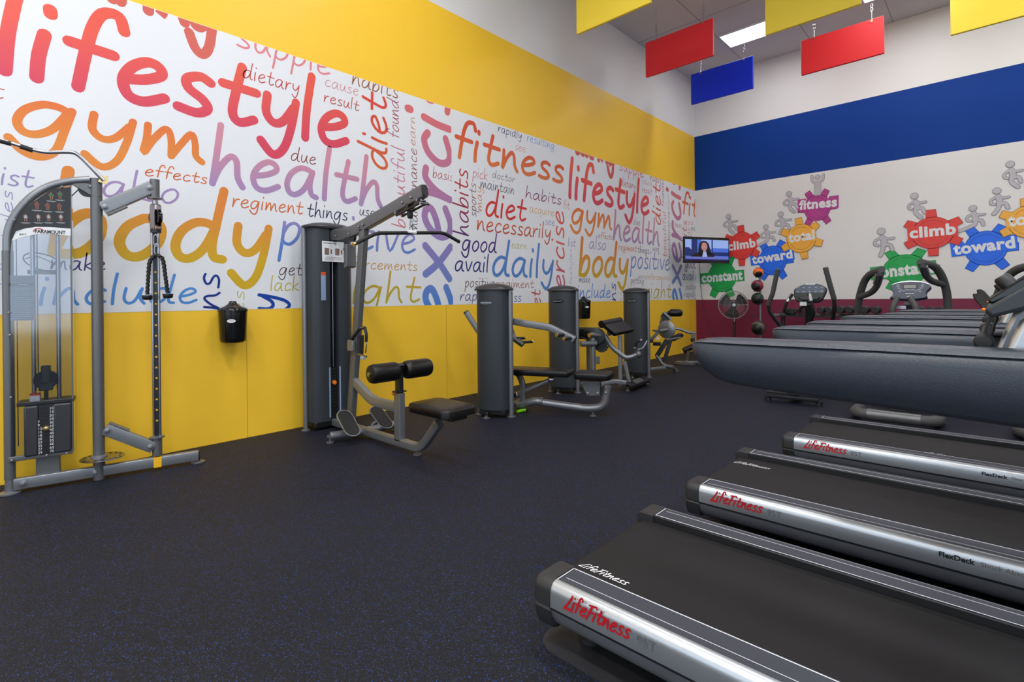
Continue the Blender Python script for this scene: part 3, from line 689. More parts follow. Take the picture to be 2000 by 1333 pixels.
def treadmill(x0, yc, label):
    r = thing('treadmill', label, 'treadmill', (x0, yc, 0), 0, 'treadmills')
    Lf = 1.62
    a = MB(); a.box((.82, 0, .13), (1.5, .7, .10)); a.build('deck_frame', M['black'], r, bevel=.01)
    for s in (-1, 1):
        for u in (.16, 1.5):
            MB().lathe([(.035, 0), (.04, .01), (.03, .02), (.018, .03), (.018, .09)], (u, s*.33, .0035), (0, 0, 1), 16).build('foot', M['rubber'], r)
    # belt running round the rear roller
    b = MB(); pts = [(1.6, .222), (.045, .222)]+[(.045-.046*math.sin(t), .176+.046*math.cos(t)) for t in [math.pi*i/8 for i in range(1, 8)]]+[(.045, .130), (1.6, .130)]
    k = len(pts); vs = [(u, s*.312, z) for s in (-1, 1) for u, z in pts]
    b.add(vs, [(i, i+1, k+i+1, k+i) for i in range(k-1)]); b.build('running_belt', M['belt'], r, smooth=40)
    for s in (-1, 1):
        Y = lambda v: s*v
        # foot rail with rounded aluminium flank
        prof = [(.428, .20), (.428, .252), (.430, .252)]+[(.430+.036*math.sin(t), .216+.036*math.cos(t)) for t in [math.pi/2*i/6 for i in range(1, 7)]]+[(.468, .19), (.468, .163), (.458, .160), (.458, .154), (.464, .150), (.456, .125), (.438, .095), (.41, .075), (.375, .07), (.375, .20)]
        a = MB(); a.rings([[(u, Y(v), z) for v, z in prof] for u in (.075, .8, Lf)]); a.build('side_rail', M['alu'], r, smooth=35)
        k_ = MB(); k_.box(((.076+Lf)/2, Y(.372), .2005), (Lf-.076, .112, .102)); k_.build('rail_body', M['black'], r, bevel=.003)
        g = MB(); g.box(((.078+Lf)/2, Y(.4615), .157), (Lf-.078, .010, .006)); g.build('groove', M['black'], r)
        t = MB(); t.box(((.092+Lf)/2, Y(.379), .2523), (Lf-.092, .098, .0018)); t.build('foot_strip', M['strip'], r)
        l = MB(); l.box(((.09+Lf)/2, Y(.401), .2534), (Lf-.12, .002, .0006)); l.box((.0865, Y(.379), .2534), (.004, .104, .0006)); l.box(((.085+Lf)/2, Y(.3285), .2534), (Lf-.085, .004, .0006)); l.build('pinstripe', M['line'], r)
        # rear end cap
        cp = [(.312, .118), (.312, .252), (.335, .2545), (.432, .2545)]+[(.432+.038*math.sin(q_), .2165+.038*math.cos(q_)) for q_ in [math.pi/2*i/5 for i in range(1, 6)]]+[(.471, .165), (.462, .158), (.469, .150), (.464, .112), (.45, .08), (.42, .07), (.35, .07)]
        ctr = (.39, .165)
        c = MB(); rings = []
        for u, sc_, ym in ((-.003, .80, -.03), (.002, .92, -.012), (.008, .97, -.004), (.018, 1, 0), (.08, 1, 0)):
            rings.append([(u+(.46-v)*-.0, Y(ctr[0]+(v-ctr[0])*(1+(sc_-1)*.5)+ym*.3), ctr[1]+(z-ctr[1])*sc_+ (0.012*(1-sc_))) for v, z in cp])
        c.rings(rings); c.build('end_cap', M['cap'], r, smooth=45)
        handrail(r, s)
        # upright, motor side
        u_ = MB(); u_.rtube([(1.92, s*.40, .08), (1.62, s*.40, .72), (1.45, s*.39, 1.06)], .09, .06, .2); u_.build('upright', M['alu'], r)
        # silver console arm, visible above the rail
        p = MB(); p.prism([(1.245, 1.0), (1.288, 1.14), (1.322, 1.235), (1.35, 1.262), (1.46, 1.29), (1.62, 1.32), (1.62, 1.05)], (0, s*.325-.02, 0), (1, 0, 0), (0, 0, 1), (0, .04, 0)); p.build('console_arm', M['alu'], r, bevel=.012)
        kn = MB(); kn.lathe([(.001, -.03), (.014, -.028), (.019, -.015), (.019, .02), (.014, .03), (.001, .03)], (1.262, s*.30, 1.185), (0, 1, 0), 20); kn.build('grip_end', M['rubber'], r)
    g = MB(); g.tube([(1.262, -.3, 1.185), (1.262, .3, 1.185)], .013, 0, 14); g.build('front_grip', M['rubber'], r)
    # console: two stacked slabs rising away from the runner
    c = MB(); c.prism([(1.262, 1.262), (1.275, 1.242), (1.33, 1.262), (1.62, 1.49), (1.60, 1.52)], (0, -.36, 0), (1, 0, 0), (0, 0, 1), (0, .72, 0)); c.build('console', M['shroud'], r, bevel=.008)
    c = MB(); c.prism([(1.268, 1.283), (1.275, 1.272), (1.31, 1.292), (1.58, 1.51), (1.565, 1.53)], (0, -.33, 0), (1, 0, 0), (0, 0, 1), (0, .66, 0)); c.build('control_panel', M['black_gloss'], r, bevel=.005)
    c = MB(); c.box((1.263, -.365, 1.262), (.007, .012, .007)); c.build('cue_light', M['orange'], r, bevel=.003)
    c = MB(); c.lathe([(.016, 0), (.016, .035), (.012, .04)], (1.315, -.30, 1.305), (-.6, 0, .8), 16); c.build('emergency_stop', M['black'], r)
    c = MB()
    for k, (dx, dy) in enumerate(((.0, -.31), (.012, -.27))):
        c.tube([(1.275+dx, dy, 1.25), (1.262+dx, dy, 1.20), (1.258+dx, dy, 1.12), (1.30+dx, dy, 1.04)], .0035, .03, 6)
    c.build('cable', M['black'], r)
    mo = MB(); mo.prism([(1.60, .07), (1.60, .26), (1.68, .30), (1.95, .30), (2.06, .22), (2.08, .07)], (0, -.45, 0), (1, 0, 0), (0, 0, 1), (0, .90, 0)); mo.build('motor_cover', M['shroud'], r, bevel=.03)
    # lettering on the visible flank and on the belt
    o = (.145, -.4692, .190); lf_logo('logo_lettering', M['red_ink'], r, o, (1, 0, 0), (0, 0, 1), .27, .031, .23)
    ul = MB(); ul.box((.162, -.4692, .186), (.045, .0006, .004)); ul.build('logo_underline', M['red_ink'], r)
    text_mesh('95T', 'model_lettering', M['grey_ink'], r, (.435, -.4692, .188), (1, 0, 0), (0, 0, 1), height=.030)
    text_mesh('FlexDeck', 'deck_lettering', M['black_ink'], r, (1.105, -.4692, .203), (1, 0, 0), (0, 0, 1), height=.022, bold=.03)
    text_mesh('Shock Absorption System', 'deck_lettering', M['grey_ink'], r, (1.235, -.4692, .1985), (1, 0, 0), (0, 0, 1), height=.0245)
    lf_logo('belt_lettering', M['white'], r, BL[yc], (1, 0, 0), (0, 1, 0), .22, .022, .2)
    return r
BL = {1.945: (.05, -.25, .2228), 3.255: (.04, .16, .2228), 4.665: tuple(on_z(1797, 884, .2228)-np.array([-1.18, 4.665, 0]))}
T = [(-1.285, 1.945, 'nearest treadmill, in the lower right of the photo'), (-1.29, 3.255, 'middle of the three treadmills, between two others'), (-1.18, 4.665, 'farthest of the three treadmills, smallest in the photo')]
for x0, yc, lb in T:
    treadmill(x0, yc, lb)
mt = MB(); mt.prism([(x+1.275, y) for x, y in rrect(1.275, .475, .10)], (-1.288, 1.945, .0005), (1, 0, 0), (0, 1, 0), (0, 0, .003)); tag(mt.build('equipment_mat', MATM, None), 'thin dark rubber mat under the nearest treadmill', 'mat')

# ================================================================== selectorised machine parts
def tower(r, hgt, vc=-.30):
    """oval weight tower: a tube at either end, a bowed shroud on both faces"""
    half = [(-.178, -.02), (-.186, -.05), (-.165, -.085), (-.13, -.108), (-.085, -.122), (-.03, -.130), (.03, -.130), (.085, -.122), (.135, -.10), (.165, -.062), (.172, -.02)]
    for s in (1, -1):
        a = MB(); a.rings([[(u, vc+s*v, z) for u, v in half] for z in (.085, hgt-.02)]); a.build('shroud', M['shroud'], r, smooth=50)
    for u in (-.180, .192):
        t = MB(); t.tube([(u, vc, .004), (u, vc, hgt-.012)], .027, 0, 16); t.lathe([(.046, 0), (.046, .008), (.027, .014)], (u, vc, .001), (0, 0, 1), 20); t.build('frame_tube', M['silver'], r)
    k = MB(); k.box((0, vc, hgt/2), (.30, .03, hgt-.2)); k.build('inner_channel', M['black'], r)
    b = MB(); b.box((0, vc, .055), (.30, .20, .05)); b.tube([(-.04, vc-.15, .045), (-.04, vc+.2, .045)], .022, 0, 10); b.build('base_plate', M['black'], r, bevel=.006)
    f_ = MB(); f_.lathe([(.04, .001), (.04, .008), (.016, .014), (.014, .03)], (-.04, vc-.15, 0), (0, 0, 1), 16); f_.build('levelling_foot', M['silver_dk'], r)
    c = MB(); n_ = 44; rg = []
    for z, k in ((0, 1.0), (.010, 1.02), (.020, 1.0), (.036, .92), (.054, .76), (.068, .52), (.076, .25), (.078, .06)):
        rg.append([(.214*k*math.copysign(abs(math.cos(t_))**.75, math.cos(t_)), vc+.148*k*math.copysign(abs(math.sin(t_))**.75, math.sin(t_)), hgt-.02+z) for t_ in [2*math.pi*i/n_ for i in range(n_)]])
    c.rings(rg); c.build('top_cap', M['shroud_dk'], r, smooth=60)
    e = MB(); v0 = vc-.1305; ce = (-.035, hgt-.155)
    e.prism([(.078*math.cos(t), .021*math.sin(t)) for t in [2*math.pi*i/28 for i in range(28)]], (ce[0], v0+.002, ce[1]), (1, 0, 0), (0, 0, 1), (0, -.006, 0)); e = e.build('badge', M['black_gloss'], r)
    text_mesh('PARAMOUNT', 'badge_lettering', M['alu'], e, (ce[0]-.062, v0-.0047, ce[1]-.006), (1, 0, 0), (0, 0, 1), width=.124, height=.013, bold=.03)
def stack_plates(r, u, v0, v1, z0, n, th=.034, m_=None, name='weight_plate'):
    for i in range(n):
        a = MB(); a.box((u, (v0+v1)/2, z0+th*(i+.5)), (.10, v1-v0, th-.004)); a.build(name, m_ or M['black'], r)

# ------------------------------------------------------------------ lat pulldown and row
fr = Frame(-4.815, 2.60, 0)
r = thing('lat_pulldown_machine', 'grey lat pulldown machine with black seat, rollers and tall dark tower against the mural wall', 'gym machine', fr.o, fr.a)
q = fr.q; HT = 2.03
lobe = [(-.27, -.225), (-.20, -.232), (-.14, -.225), (-.10, -.200), (-.075, -.155), (-.068, -.10), (-.068, -.045), (-.10, -.045), (-.27, -.045)]
for s in (-1, 1):
    a = MB(); a.rings([[(u, s*v, z) for u, v in lobe] for z in (.085, HT-.02)]); a.build('shroud', M['shroud'], r, smooth=50)
    t = MB(); t.tube([(-.205, s*.243, .004), (-.205, s*.243, HT-.01)], .024, 0, 16); t.lathe([(.042, 0), (.042, .008), (.024, .014)], (-.205, s*.243, .001), (0, 0, 1), 20); t.build('frame_tube', M['silver'], r)
a = MB(); a.box((-.24, 0, HT/2), (.05, .42, HT-.12)); a.build('back_panel', M['shroud_dk'], r, bevel=.01)
a = MB(); a.box((-.17, 0, .055), (.16, .40, .06)); a.build('base_plate', M['black'], r, bevel=.01)
a = MB(); n_ = 40; rg = []
for z, k in ((0, 1.0), (.012, 1.04), (.022, 1.03), (.035, .92), (.055, .66), (.066, .36), (.07, .08)):
    rg.append([(-.17+.125*k*math.copysign(abs(math.cos(t_))**.7, math.cos(t_)), .262*k*math.copysign(abs(math.sin(t_))**.8, math.sin(t_)), HT-.02+z) for t_ in [2*math.pi*i/n_ for i in range(n_)]])
a.rings(rg); a.build('top_cap', M['shroud_dk'], r, smooth=60)
stack_plates(r, -.15, -.043, .043, .1, 15)
a = MB(); a.cyl((-.10, 0, .62), (-.10, 0, 1.9), .007); a.build('lift_cable', M['chrome'], r)
a = MB(); a.lathe([(.001, -.02), (.018, -.018), (.024, 0), (.018, .018), (.001, .02)], (-.085, 0, .46), (1, 0, 0), 18); a.build('selector_pin', M['orange'], r)
for s in (-1, 1):
    a = MB(); a.box((-.0665, s*.055, .37), (.003, .014, .5)); a.build('weight_scale', M['label_blue'], r)
lq = lambda x, y: fr.qu(x, y, -.066)
A_, B_ = lq(627.5, 587), lq(636, 532); zc_, yc_ = (A_.z+B_.z)/2, (A_.y+B_.y)/2
a = MB(); a.box((-.066, yc_, zc_), (.003, B_.y-A_.y, B_.z-A_.z)); a.slot(1); a.box((-.0645, yc_, B_.z-.015), (.003, B_.y-A_.y, .03)); a.build('caution_label', [M['label_blue'], M['label_orange']], r)
A_, B_ = lq(629, 511), lq(671, 474); zc_, yc_ = (A_.z+B_.z)/2, (A_.y+B_.y)/2; w_, h_ = B_.y-A_.y, B_.z-A_.z
a = MB(); a.box((-.062, yc_, zc_), (.008, w_, h_)); po = a.build('instruction_placard', M['white'], r, bevel=.002)
text_mesh('PARAMOUNT', 'placard_lettering', M['black_ink'], po, (-.0577, A_.y+w_*.05, B_.z-h_*.13), (0, 1, 0), (0, 0, 1), width=w_*.6, height=h_*.065, bold=.03)
a = MB()
for f_ in (.2, .68):
    a.box((-.0577, A_.y+w_*f_, zc_), (.001, w_*.2, h_*.34)); a.box((-.0577, A_.y+w_*(f_+.2), zc_), (.001, w_*.06, h_*.22))
for k in range(3): a.box((-.0577, yc_, A_.z+h_*(.1+.06*k)), (.001, w_*.8, h_*.018))
a.build('placard_picture', mat('sepia_print', rgb(120, 96, 84), .6), po)
# boom and upright
a = MB(); a.rtube([q(642, 462), q(692, 452), q(829, 373)], .06, .105, .08, .3); a.build('boom', M['silver_dk'], r)
e = q(829, 373); d = (e-q(692, 452)).normalized(); up_ = V((-d.z, 0, d.x))
a = MB(); a.prism(rrect(.028, .05, .024), e, (0, 1, 0), up_, d*.012); a.build('boom_end_plug', M['black'], r)
for px in ((656, 461), (682, 457), (701, 443), (709, 439), (786, 396), (803, 386)):
    a = MB(); a.lathe([(.012, 0), (.012, .008), (.007, .012)], q(*px, -.033), (0, -1, 0), 6); a.build('bolt', M['chrome'], r)
top, bot = q(711, 449), q(687, 800); ext = bot+(bot-top)*((bot.z-.075)/(top.z-bot.z))
a = MB(); a.rtube([top, ext], .06, .085, 0, .3, up=(1, 0, 0)); a.build('upright', M['silver_dk'], r)
a = MB(); a.prism([(.0, -.115), (.03, -.105), (.03, .105), (0, .115), (-.03, .115), (-.03, -.115)], q(674, 500, -.05), (1, 0, 0), (0, 0, 1), (0, .10, 0)); a.build('pulley_bracket', M['silver_dk'], r, bevel=.006)
for px in ((672, 487), (672, 513)):
    a = MB(); a.lathe([(.011, 0), (.011, .008), (.006, .012)], q(*px, -.052), (0, -1, 0), 6); a.build('bolt', M['chrome'], r)
a = MB(); a.lathe([(.001, -.012), (.05, -.012), (.044, 0), (.05, .012), (.001, .012)], q(689, 463), (0, 1, 0), 24); a.build('pulley', M['black'], r)
# swivel under the boom tip
p0, p1 = q(780, 422), q(829, 396)
a = MB()
for s in (-.03, .03): a.tube([p0+V((0, s, 0)), p1+V((0, s, 0))], .010, 0, 10)
a.cyl(q(800, 404)+V((0, -.03, 0)), q(800, 404)+V((0, .03, 0)), .02); a.build('swivel_bracket', M['black'], r)
a = MB()
for px in ((780, 417), (822, 392), (829, 398)): a.cyl(q(*px)+V((0, -.045, 0)), q(*px)+V((0, .045, 0)), .011)
a.cyl(q(822, 383), q(822, 396), .014); a.build('swivel_bolts', M['chrome'], r)
a = MB(); a.lathe([(.016, 0), (.024, .01), (.024, .06), (.014, .075)], q(801, 427), (0, 0, 1), 18); a.build('cable_stop', M['rubber'], r)
# lower frame
a = MB(); a.rtube([q(690, 742), q(727, 783), q(779, 797)], .055, .085, .1, .35); a.build('seat_brace', M['silver'], r)
a = MB(); a.rtube([(-.1, 0, .06), (.4, 0, .065), q(823, 877), q(858, 826)], .06, .07, .10, .35); a.build('base_tube', M['silver'], r)
fl, frr = fr.qz(645, 852, .065), fr.qz(772, 829, .065); a = MB(); a.tube([fl, (fl+frr)/2+V((.05, 0, 0)), frr], .036, .1, 16); a.build('cross_tube', M['silver'], r)
for p in (fl, frr, V((q(815, 880).x, 0, .03))):
    a = MB(); a.lathe([(.035, .002), (.035, .012), (.012, .018), (.012, .05), (.03, .055), (.03, .07)], (p.x, p.y, 0), (0, 0, 1), 16); a.build('levelling_foot', M['silver_dk'], r)
up0 = q(781, 868); a = MB(); a.rtube([(up0.x, 0, .08), (up0.x, 0, q(781, 768).z)], .06, .085, 0, .2, up=(1, 0, 0)); a.build('seat_post', M['silver'], r)
a = MB(); a.box((up0.x, 0, q(781, 765).z), (.075, .10, .012)); a.build('collar', M['black'], r, bevel=.003)
a = MB(); a.rtube([(up0.x, 0, .35), (up0.x, 0, q(783, 728).z)], .045, .065, 0, .2, up=(1, 0, 0)); a.rtube([(up0.x, 0, q(783, 730).z), q(783, 712)], .06, .05, 0, .4, up=(1, 0, 0)); a.build('roller_post', M['black'], r)
kp = q(770, 768, -.03); a = MB(); a.lathe([(.001, -.02), (.016, -.017), (.022, 0), (.016, .016), (.001, .02)], kp, (1, 0, 0), 18); a.cyl(kp, (up0.x-.02, kp.y*.5, kp.z), .008); a.build('adjuster_knob', M['orange'], r)
rc = q(783, 724); rc.y = 0
for s in (-1, 1):
    a = MB(); a.lathe([(.02, .035), (.06, .035), (.075, .05), (.08, .075), (.08, .27), (.072, .295), (.05, .305), (.02, .306)], rc, (0, s, 0), 28); a.build('roller_pad', M['vinyl'], r)
    a = MB(); a.lathe([(.02, .30), (.02, .315), (.008, .318)], rc, (0, s, 0), 16); a.build('roller_cap', M['chrome'], r)
# seat
se = [fr.qz(768, 792, .47), fr.qz(814, 783, .47), fr.qz(893, 797, .47), fr.qz(848, 813, .47)]
sc_c = (se[0]+se[1]+se[2]+se[3])/4
a = MB(); rr = rrect(.25, .17, .07, 6); cx_ = sc_c.x; a.rings([[(cx_+u*k, v*k, z) for u, v in rr] for z, k in ((.40, .92), (.408, 1), (.45, 1.0), (.462, .985), (.47, .94), (.472, .6))]); a.build('seat', M['vinyl'], r, smooth=60)
a = MB(); a.box((cx_+.12, 0, .385), (.18, .16, .03)); a.build('seat_plate', M['black'], r, bevel=.006)
# foot plates
for s, c0, c1 in ((-1, (668, 802), (694, 851)), (1, (730, 795), (760, 836))):
    vv = -.20 if s < 0 else .22
    A_, B_ = q(*c0, vv), q(*c1, vv); ax_ = (B_-A_); ln = ax_.length; ax_ = ax_.normalized(); ctr = (A_+B_)/2; w_ = .075
    nrm = ax_.cross(V((0, 1, 0))).normalized()
    if nrm.x < 0: nrm = -nrm
    hl = ln/2+.005; oval = [(hl-w_+w_*math.cos(t), w_*math.sin(t)) for t in [math.pi*(i/12-.5) for i in range(13)]]+[(-hl+w_-w_*math.cos(t), -w_*math.sin(t)) for t in [math.pi*(i/12-.5) for i in range(13)]]
    a = MB(); a.prism(oval, ctr, ax_, (0, 1, 0), nrm*-.012); fp = a.build('foot_plate', M['alu'], r)
    a = MB(); a.prism([(x*.955, y*.93) for x, y in oval], ctr+nrm*.0015, ax_, (0, 1, 0), nrm*-.002); a.build('grip_pad', M['rubber'], fp)
    a = MB(); a.tube([ctr-nrm*.012, V((ctr.x-.06, vv*.7, .07))], .02, 0, 12); a.build('foot_plate_bracket', M['silver'], r)
# bracket for the hand grips
a = MB(); a.prism([(.05, -.05), (.05, .05), (-.045, .055), (-.055, .02), (-.05, -.05)], q(683, 676, -.075), (1, 0, 0), (0, 0, 1), (0, .03, 0)); a.build('hook_plate', M['silver'], r, bevel=.006)
# bar and row grip hang from it
b0 = thing('pulldown_bar', 'black pulldown bar with drooping ends hanging from the lat machine boom', 'bar')
bc = on_y(803, 454, 2.64); X_ = bc[0]
P_ = [on_x(x, y, X_) for x, y in ((694, 476), (736, 455.5), (866, 455), (894, 471))]
a = MB(); a.tube(P_, .0155, .05, 14); a.build('bar', M['foam'] if False else M['rubber'], b0)
e0 = V(P_[0]); e1 = (V(P_[0])-V(P_[1])).normalized(); a = MB(); a.cyl(e0, e0+e1*.02, .0165); a.build('end_cap', M['brass'], b0)
e0 = V(P_[3]); e1 = (V(P_[3])-V(P_[2])).normalized(); a = MB(); a.cyl(e0, e0+e1*.02, .0165); a.build('end_cap', M['black'], b0)
a = MB(); a.cyl((X_, bc[1]-.045, bc[2]), (X_, bc[1]+.045, bc[2]), .018); a.build('bar_label', M['white'], b0)
zt = on_y(801, 427, 2.64)[2]; a = MB()
for k in range(2):
    zc = bc[2]+.025+.05*k; pts = [(X_+.016*math.cos(t), 2.64, zc+.03*math.sin(t)) for t in [i*math.pi/8 for i in range(16)]] if k else [(X_, 2.64+.016*math.cos(t), zc+.03*math.sin(t)) for t in [i*math.pi/8 for i in range(16)]]
    a.tube(pts, .005, 0, 8, closed=True, up=(0, 1, 0) if k else (1, 0, 0))
a.cyl((X_, 2.64, bc[2]+.09), (X_, 2.64, zt+.005), .008); a.build('carabiner', M['chrome'], b0)
gq = lambda x, y, yy=2.56: V(on_y(x, y, yy))
g0 = thing('row_handle', 'black double row grip hanging on the lat machine upright', 'handle')
a = MB(); a.tube([gq(684, 666), gq(703, 642), gq(713, 641)], .014, .03, 12); a.tube([gq(713, 641), gq(716, 655), gq(715, 668)], .013, .02, 12); a.build('grip', M['rubber'], g0)
a = MB(); a.tube([gq(701, 655, 2.50), gq(701, 690, 2.50)], .016, 0, 12); a.tube([gq(708, 655, 2.56), gq(707, 692, 2.56)], .014, 0, 12); a.build('grip', M['rubber'], g0)
a = MB(); a.tube([gq(699, 692, 2.52), gq(716, 697, 2.52)], .008, 0, 8); a.tube([gq(711, 643), gq(716, 672), gq(714, 690)], .005, .02, 8); a.cyl(gq(705, 641), gq(712, 640), .013); a.build('steel_yoke', M['chrome'], g0)
a = MB(); a.box(gq(709, 700, 2.52), (.055, .03, .02)); a.build('tag', M['label_blue'], g0, bevel=.003)

# ------------------------------------------------------------------ functional cable machine at the left edge
kf = Frame(-4.916, .24, math.degrees(math.atan2(.98, .2)))
r = thing('cable_column_machine', 'tall silver cable machine with arched frame and clear weight guard at the left edge', 'gym machine', kf.o, kf.a)
q = kf.q
zt_ = q(195, 352).z; uc = q(191, 650).x
a = MB(); a.tube([(0, 0, .02), (0, 0, q(9, 500).z)]+[q(*p) for p in ((15, 455), (28, 422), (58, 386), (100, 361), (145, 353))]+[(uc-.035, 0, q(190, 353).z)], .027, .08, 18); a.lathe([(.06, .002), (.06, .012), (.03, .02)], (0, 0, 0), (0, 0, 1), 24); a.build('arched_frame', M['silver'], r)
a = MB(); a.tube([(0, 0, .10), (0, 0, q(10, 490).z)], .030, 0, 18); a.build('lower_sleeve', M['silver_dk'], r)
a = MB(); zj = q(191, 385).z; a.cyl((uc, 0, .0), (uc, 0, zj-.003), .036, seg=28); a.cyl((uc, 0, zj), (uc, 0, q(193, 350).z), .036, seg=28); a.cyl((uc, 0, zj-.004), (uc, 0, zj+.001), .034, seg=28); a.build('main_post', M['silver_dk'], r)
uend = q(387, 890).x; a = MB(); a.rtube([(.02, 0, .06), (uend, 0, .06)], .05, .078, 0, .3); a.build('base_beam', M['silver'], r)
a = MB(); a.box((uend+.004, 0, .06), (.012, .05, .078)); a.build('end_plug', M['black'], r, bevel=.004)
a = MB(); a.lathe([(.05, .002), (.05, .01), (.02, .016), (.014, .02), (.014, .03)], (uend+.0, 0, 0), (0, 0, 1), 20); a.build('levelling_foot', M['silver_dk'], r)
for px in ((45, 945), (186, 924)):
    a = MB(); a.lathe([(.024, 0), (.024, .003), (.013, .005), (.013, .012), (.008, .014)], q(*px, -.026), (0, -1, 0), 20); a.build('bolt', M['silver'], r)
a = MB(); ul = q(308, 905, -.026); a.box((ul.x, 0, .06), (.052, .054, .081)); a.build('warning_sleeve', M['yellow_label'], r, bevel=.004)
a = MB(); a.box((q(95, 910, .03).x, .03, (.09+q(95, 885, .03).z)/2), (.13, .05, q(95, 885, .03).z-.09)); a.build('stack_pedestal', M['silver_dk'], r, bevel=.006)
# index plate
zi = q(205, 893).z; a = MB(); n = 32
a.lathe([(.036, -.004), (.13, -.004), (.135, 0), (.13, .004), (.036, .004)], (uc+.02, 0, zi), (0, 0, 1), 36); a.build('index_plate', M['chrome'], r)
a = MB()
for i in range(16):
    t = 2*math.pi*i/16; a.cyl((uc+.02+.11*math.cos(t), .11*math.sin(t), zi-.006), (uc+.02+.11*math.cos(t), .11*math.sin(t), zi+.006), .007, seg=10)
a.build('index_holes', M['black'], r)
a = MB(); a.lathe([(.05, 0), (.05, .012), (.036, .02)], (uc, 0, zi+.004), (0, 0, 1), 28); a.build('post_collar', M['silver'], r)
# upper and lower swing arms
for nm, p0, p1, hh in (('upper_arm', (200, 408), (298, 366), .095), ('lower_arm', (205, 838), (300, 874), .085)):
    A_, B_ = q(*p0), q(*p1); a = MB(); a.rtube([A_, B_], .06, hh, 0, .25); a.build(nm, M['silver'], r)
    d = (B_-A_).normalized(); w_ = V((-d.z, 0, d.x))
    for f_ in (.05, .93):
        a = MB(); a.lathe([(.022, 0), (.022, .003), (.013, .005), (.013, .012), (.008, .014)], A_+d*(B_-A_).length*f_+V((0, -.032, 0)), (0, -1, 0), 20); a.build('bolt', M['silver'], r)
    sgn = -1 if nm == 'upper_arm' else 1
    a = MB(); a.rtube([A_+w_*sgn*(hh/2+.006), A_+d*.14+w_*sgn*(hh/2+.006)], .056, .016, 0, .3); a.build('arm_lug', M['silver_dk'], r)
ut = q(302, 370).x
a = MB(); a.cyl((ut, 0, q(302, 386).z), (ut, 0, q(302, 351).z), .033, seg=24); a.lathe([(.033, 0), (.05, .003), (.05, .012), (.033, .016)], (ut, 0, q(303, 390).z), (0, 0, 1), 28); a.build('upper_pivot', M['silver_dk'], r)
ub = q(307, 870).x
a = MB(); a.cyl((ub, 0, q(306, 890).z), (ub, 0, q(306, 852).z), .033, seg=24); a.lathe([(.033, 0), (.05, .003), (.05, .012), (.033, .016)], (ub, 0, q(306, 856).z), (0, 0, 1), 28); a.build('lower_pivot', M['silver_dk'], r)
# pulley carriage
pc = q(304, 425); a = MB(); a.lathe([(.001, -.012), (.066, -.014), (.056, -.006), (.056, .006), (.066, .014), (.001, .012)], pc, (.85, .5, 0), 30); a.build('pulley', M['black_gloss'], r)
a = MB()
for s in (-1, 1):
    o_ = pc+V((.85, .5, 0)).normalized()*(.022*s); t_ = V((-.5, .85, 0)).normalized()
    a.prism([(x, z) for x, z in rrect(.028, .105, .026)], o_, t_, (0, 0, 1), V((.85, .5, 0)).normalized()*.005*s)
a.cyl((pc.x, 0, pc.z+.10), (ut, 0, q(303, 392).z), .02); a.build('pulley_housing', M['chrome'], r)
a = MB(); a.cyl((pc.x, 0, pc.z-.12), (pc.x, 0, pc.z-.09), .036); a.build('carriage_clamp', M['black'], r)
# graduated column with holes
zt2, zb2 = q(303, 455).z, q(308, 852).z
a = MB()
for s in (-.020, .020): a.cyl((ut+s, 0, zb2), (ub+s-(ub-ut), 0, zt2), .009, seg=14)
a.build('guide_rod', M['chrome'], r)
a = MB(); a.box(((ut+ub)/2, .004, (zt2+zb2)/2), (.026, .012, zt2-zb2)); a.build('column_core', M['black'], r)
a = MB()
for i in range(15):
    z = zb2+.12+i*.082; a.box(((ut+ub)/2, -.003, z), (.012, .003, .012))
a.build('height_mark', M['yellow_label'], r)
# weight stack
zs0, zs1 = q(95, 884, .02).z, q(95, 788, .02).z
for s, (xa, xb) in ((-1, (46, 75)), (1, (103, 140))):
    ua, ub_ = q(xa, 830, -.05).x, q(xb, 830, -.05).x; a = MB(); a.box(((ua+ub_)/2, .03, (zs0+zs1)/2), (ub_-ua, .16, zs1-zs0)); a.build('stack_cover', M['shroud_dk'], r, bevel=.012)
ua, ub_ = q(76, 830, -.05).x, q(103, 830, -.05).x
n = 13; th = (zs1-zs0)/n
for i in range(n):
    a = MB(); a.box(((ua+ub_)/2, .03, zs0+th*(i+.5)), (ub_-ua, .15, th-.003)); a.build('weight_plate', M['black'], r)
lb = [str(5*k) for k in range(13, 1, -1)]
text_mesh('\n'.join(str(v) for v in range(10, 75, 5)), 'weight_numbers', M['white'], r, ((ua+ub_)/2+.018, -.047, zs0+.012), (1, 0, 0), (0, 0, 1), height=zs1-zs0-.03, width=.024)
text_mesh('\n'.join(str(v) for v in (7, 9, 12, 15, 18, 20, 23, 25, 27, 29)), 'weight_numbers', M['white'], r, ((ua+ub_)/2-.042, -.047, zs0+.012), (1, 0, 0), (0, 0, 1), height=(zs1-zs0)*.66, width=.022)
a = MB(); a.lathe([(.001, -.02), (.014, -.018), (.02, -.006), (.02, .006), (.001, .01)], q(90, 837, -.05), (0, 1, 0), 20); a.build('selector_pin', M['brass'], r)
a = MB(); c_ = q(90, 742, .02); a.lathe([(.001, -.016), (.066, -.016), (.058, 0), (.066, .016), (.001, .016)], c_, (0, 1, 0), 28); a.build('lift_pulley', M['black_gloss'], r)
a = MB(); a.box((c_.x, c_.y, c_.z+.04), (.05, .05, .12)); a.box((c_.x, c_.y, c_.z-.05), (.075, .06, .05)); a.cyl((c_.x, c_.y, zs1), (c_.x, c_.y, c_.z-.06), .012); a.build('pulley_yoke', M['black'], r, bevel=.006)
a = MB(); a.box(((ua+ub_)/2, .03, zs1+.016), (.30, .14, .03)); a.build('head_plate', M['black'], r, bevel=.006)
ztop = q(66, 400, .02).z
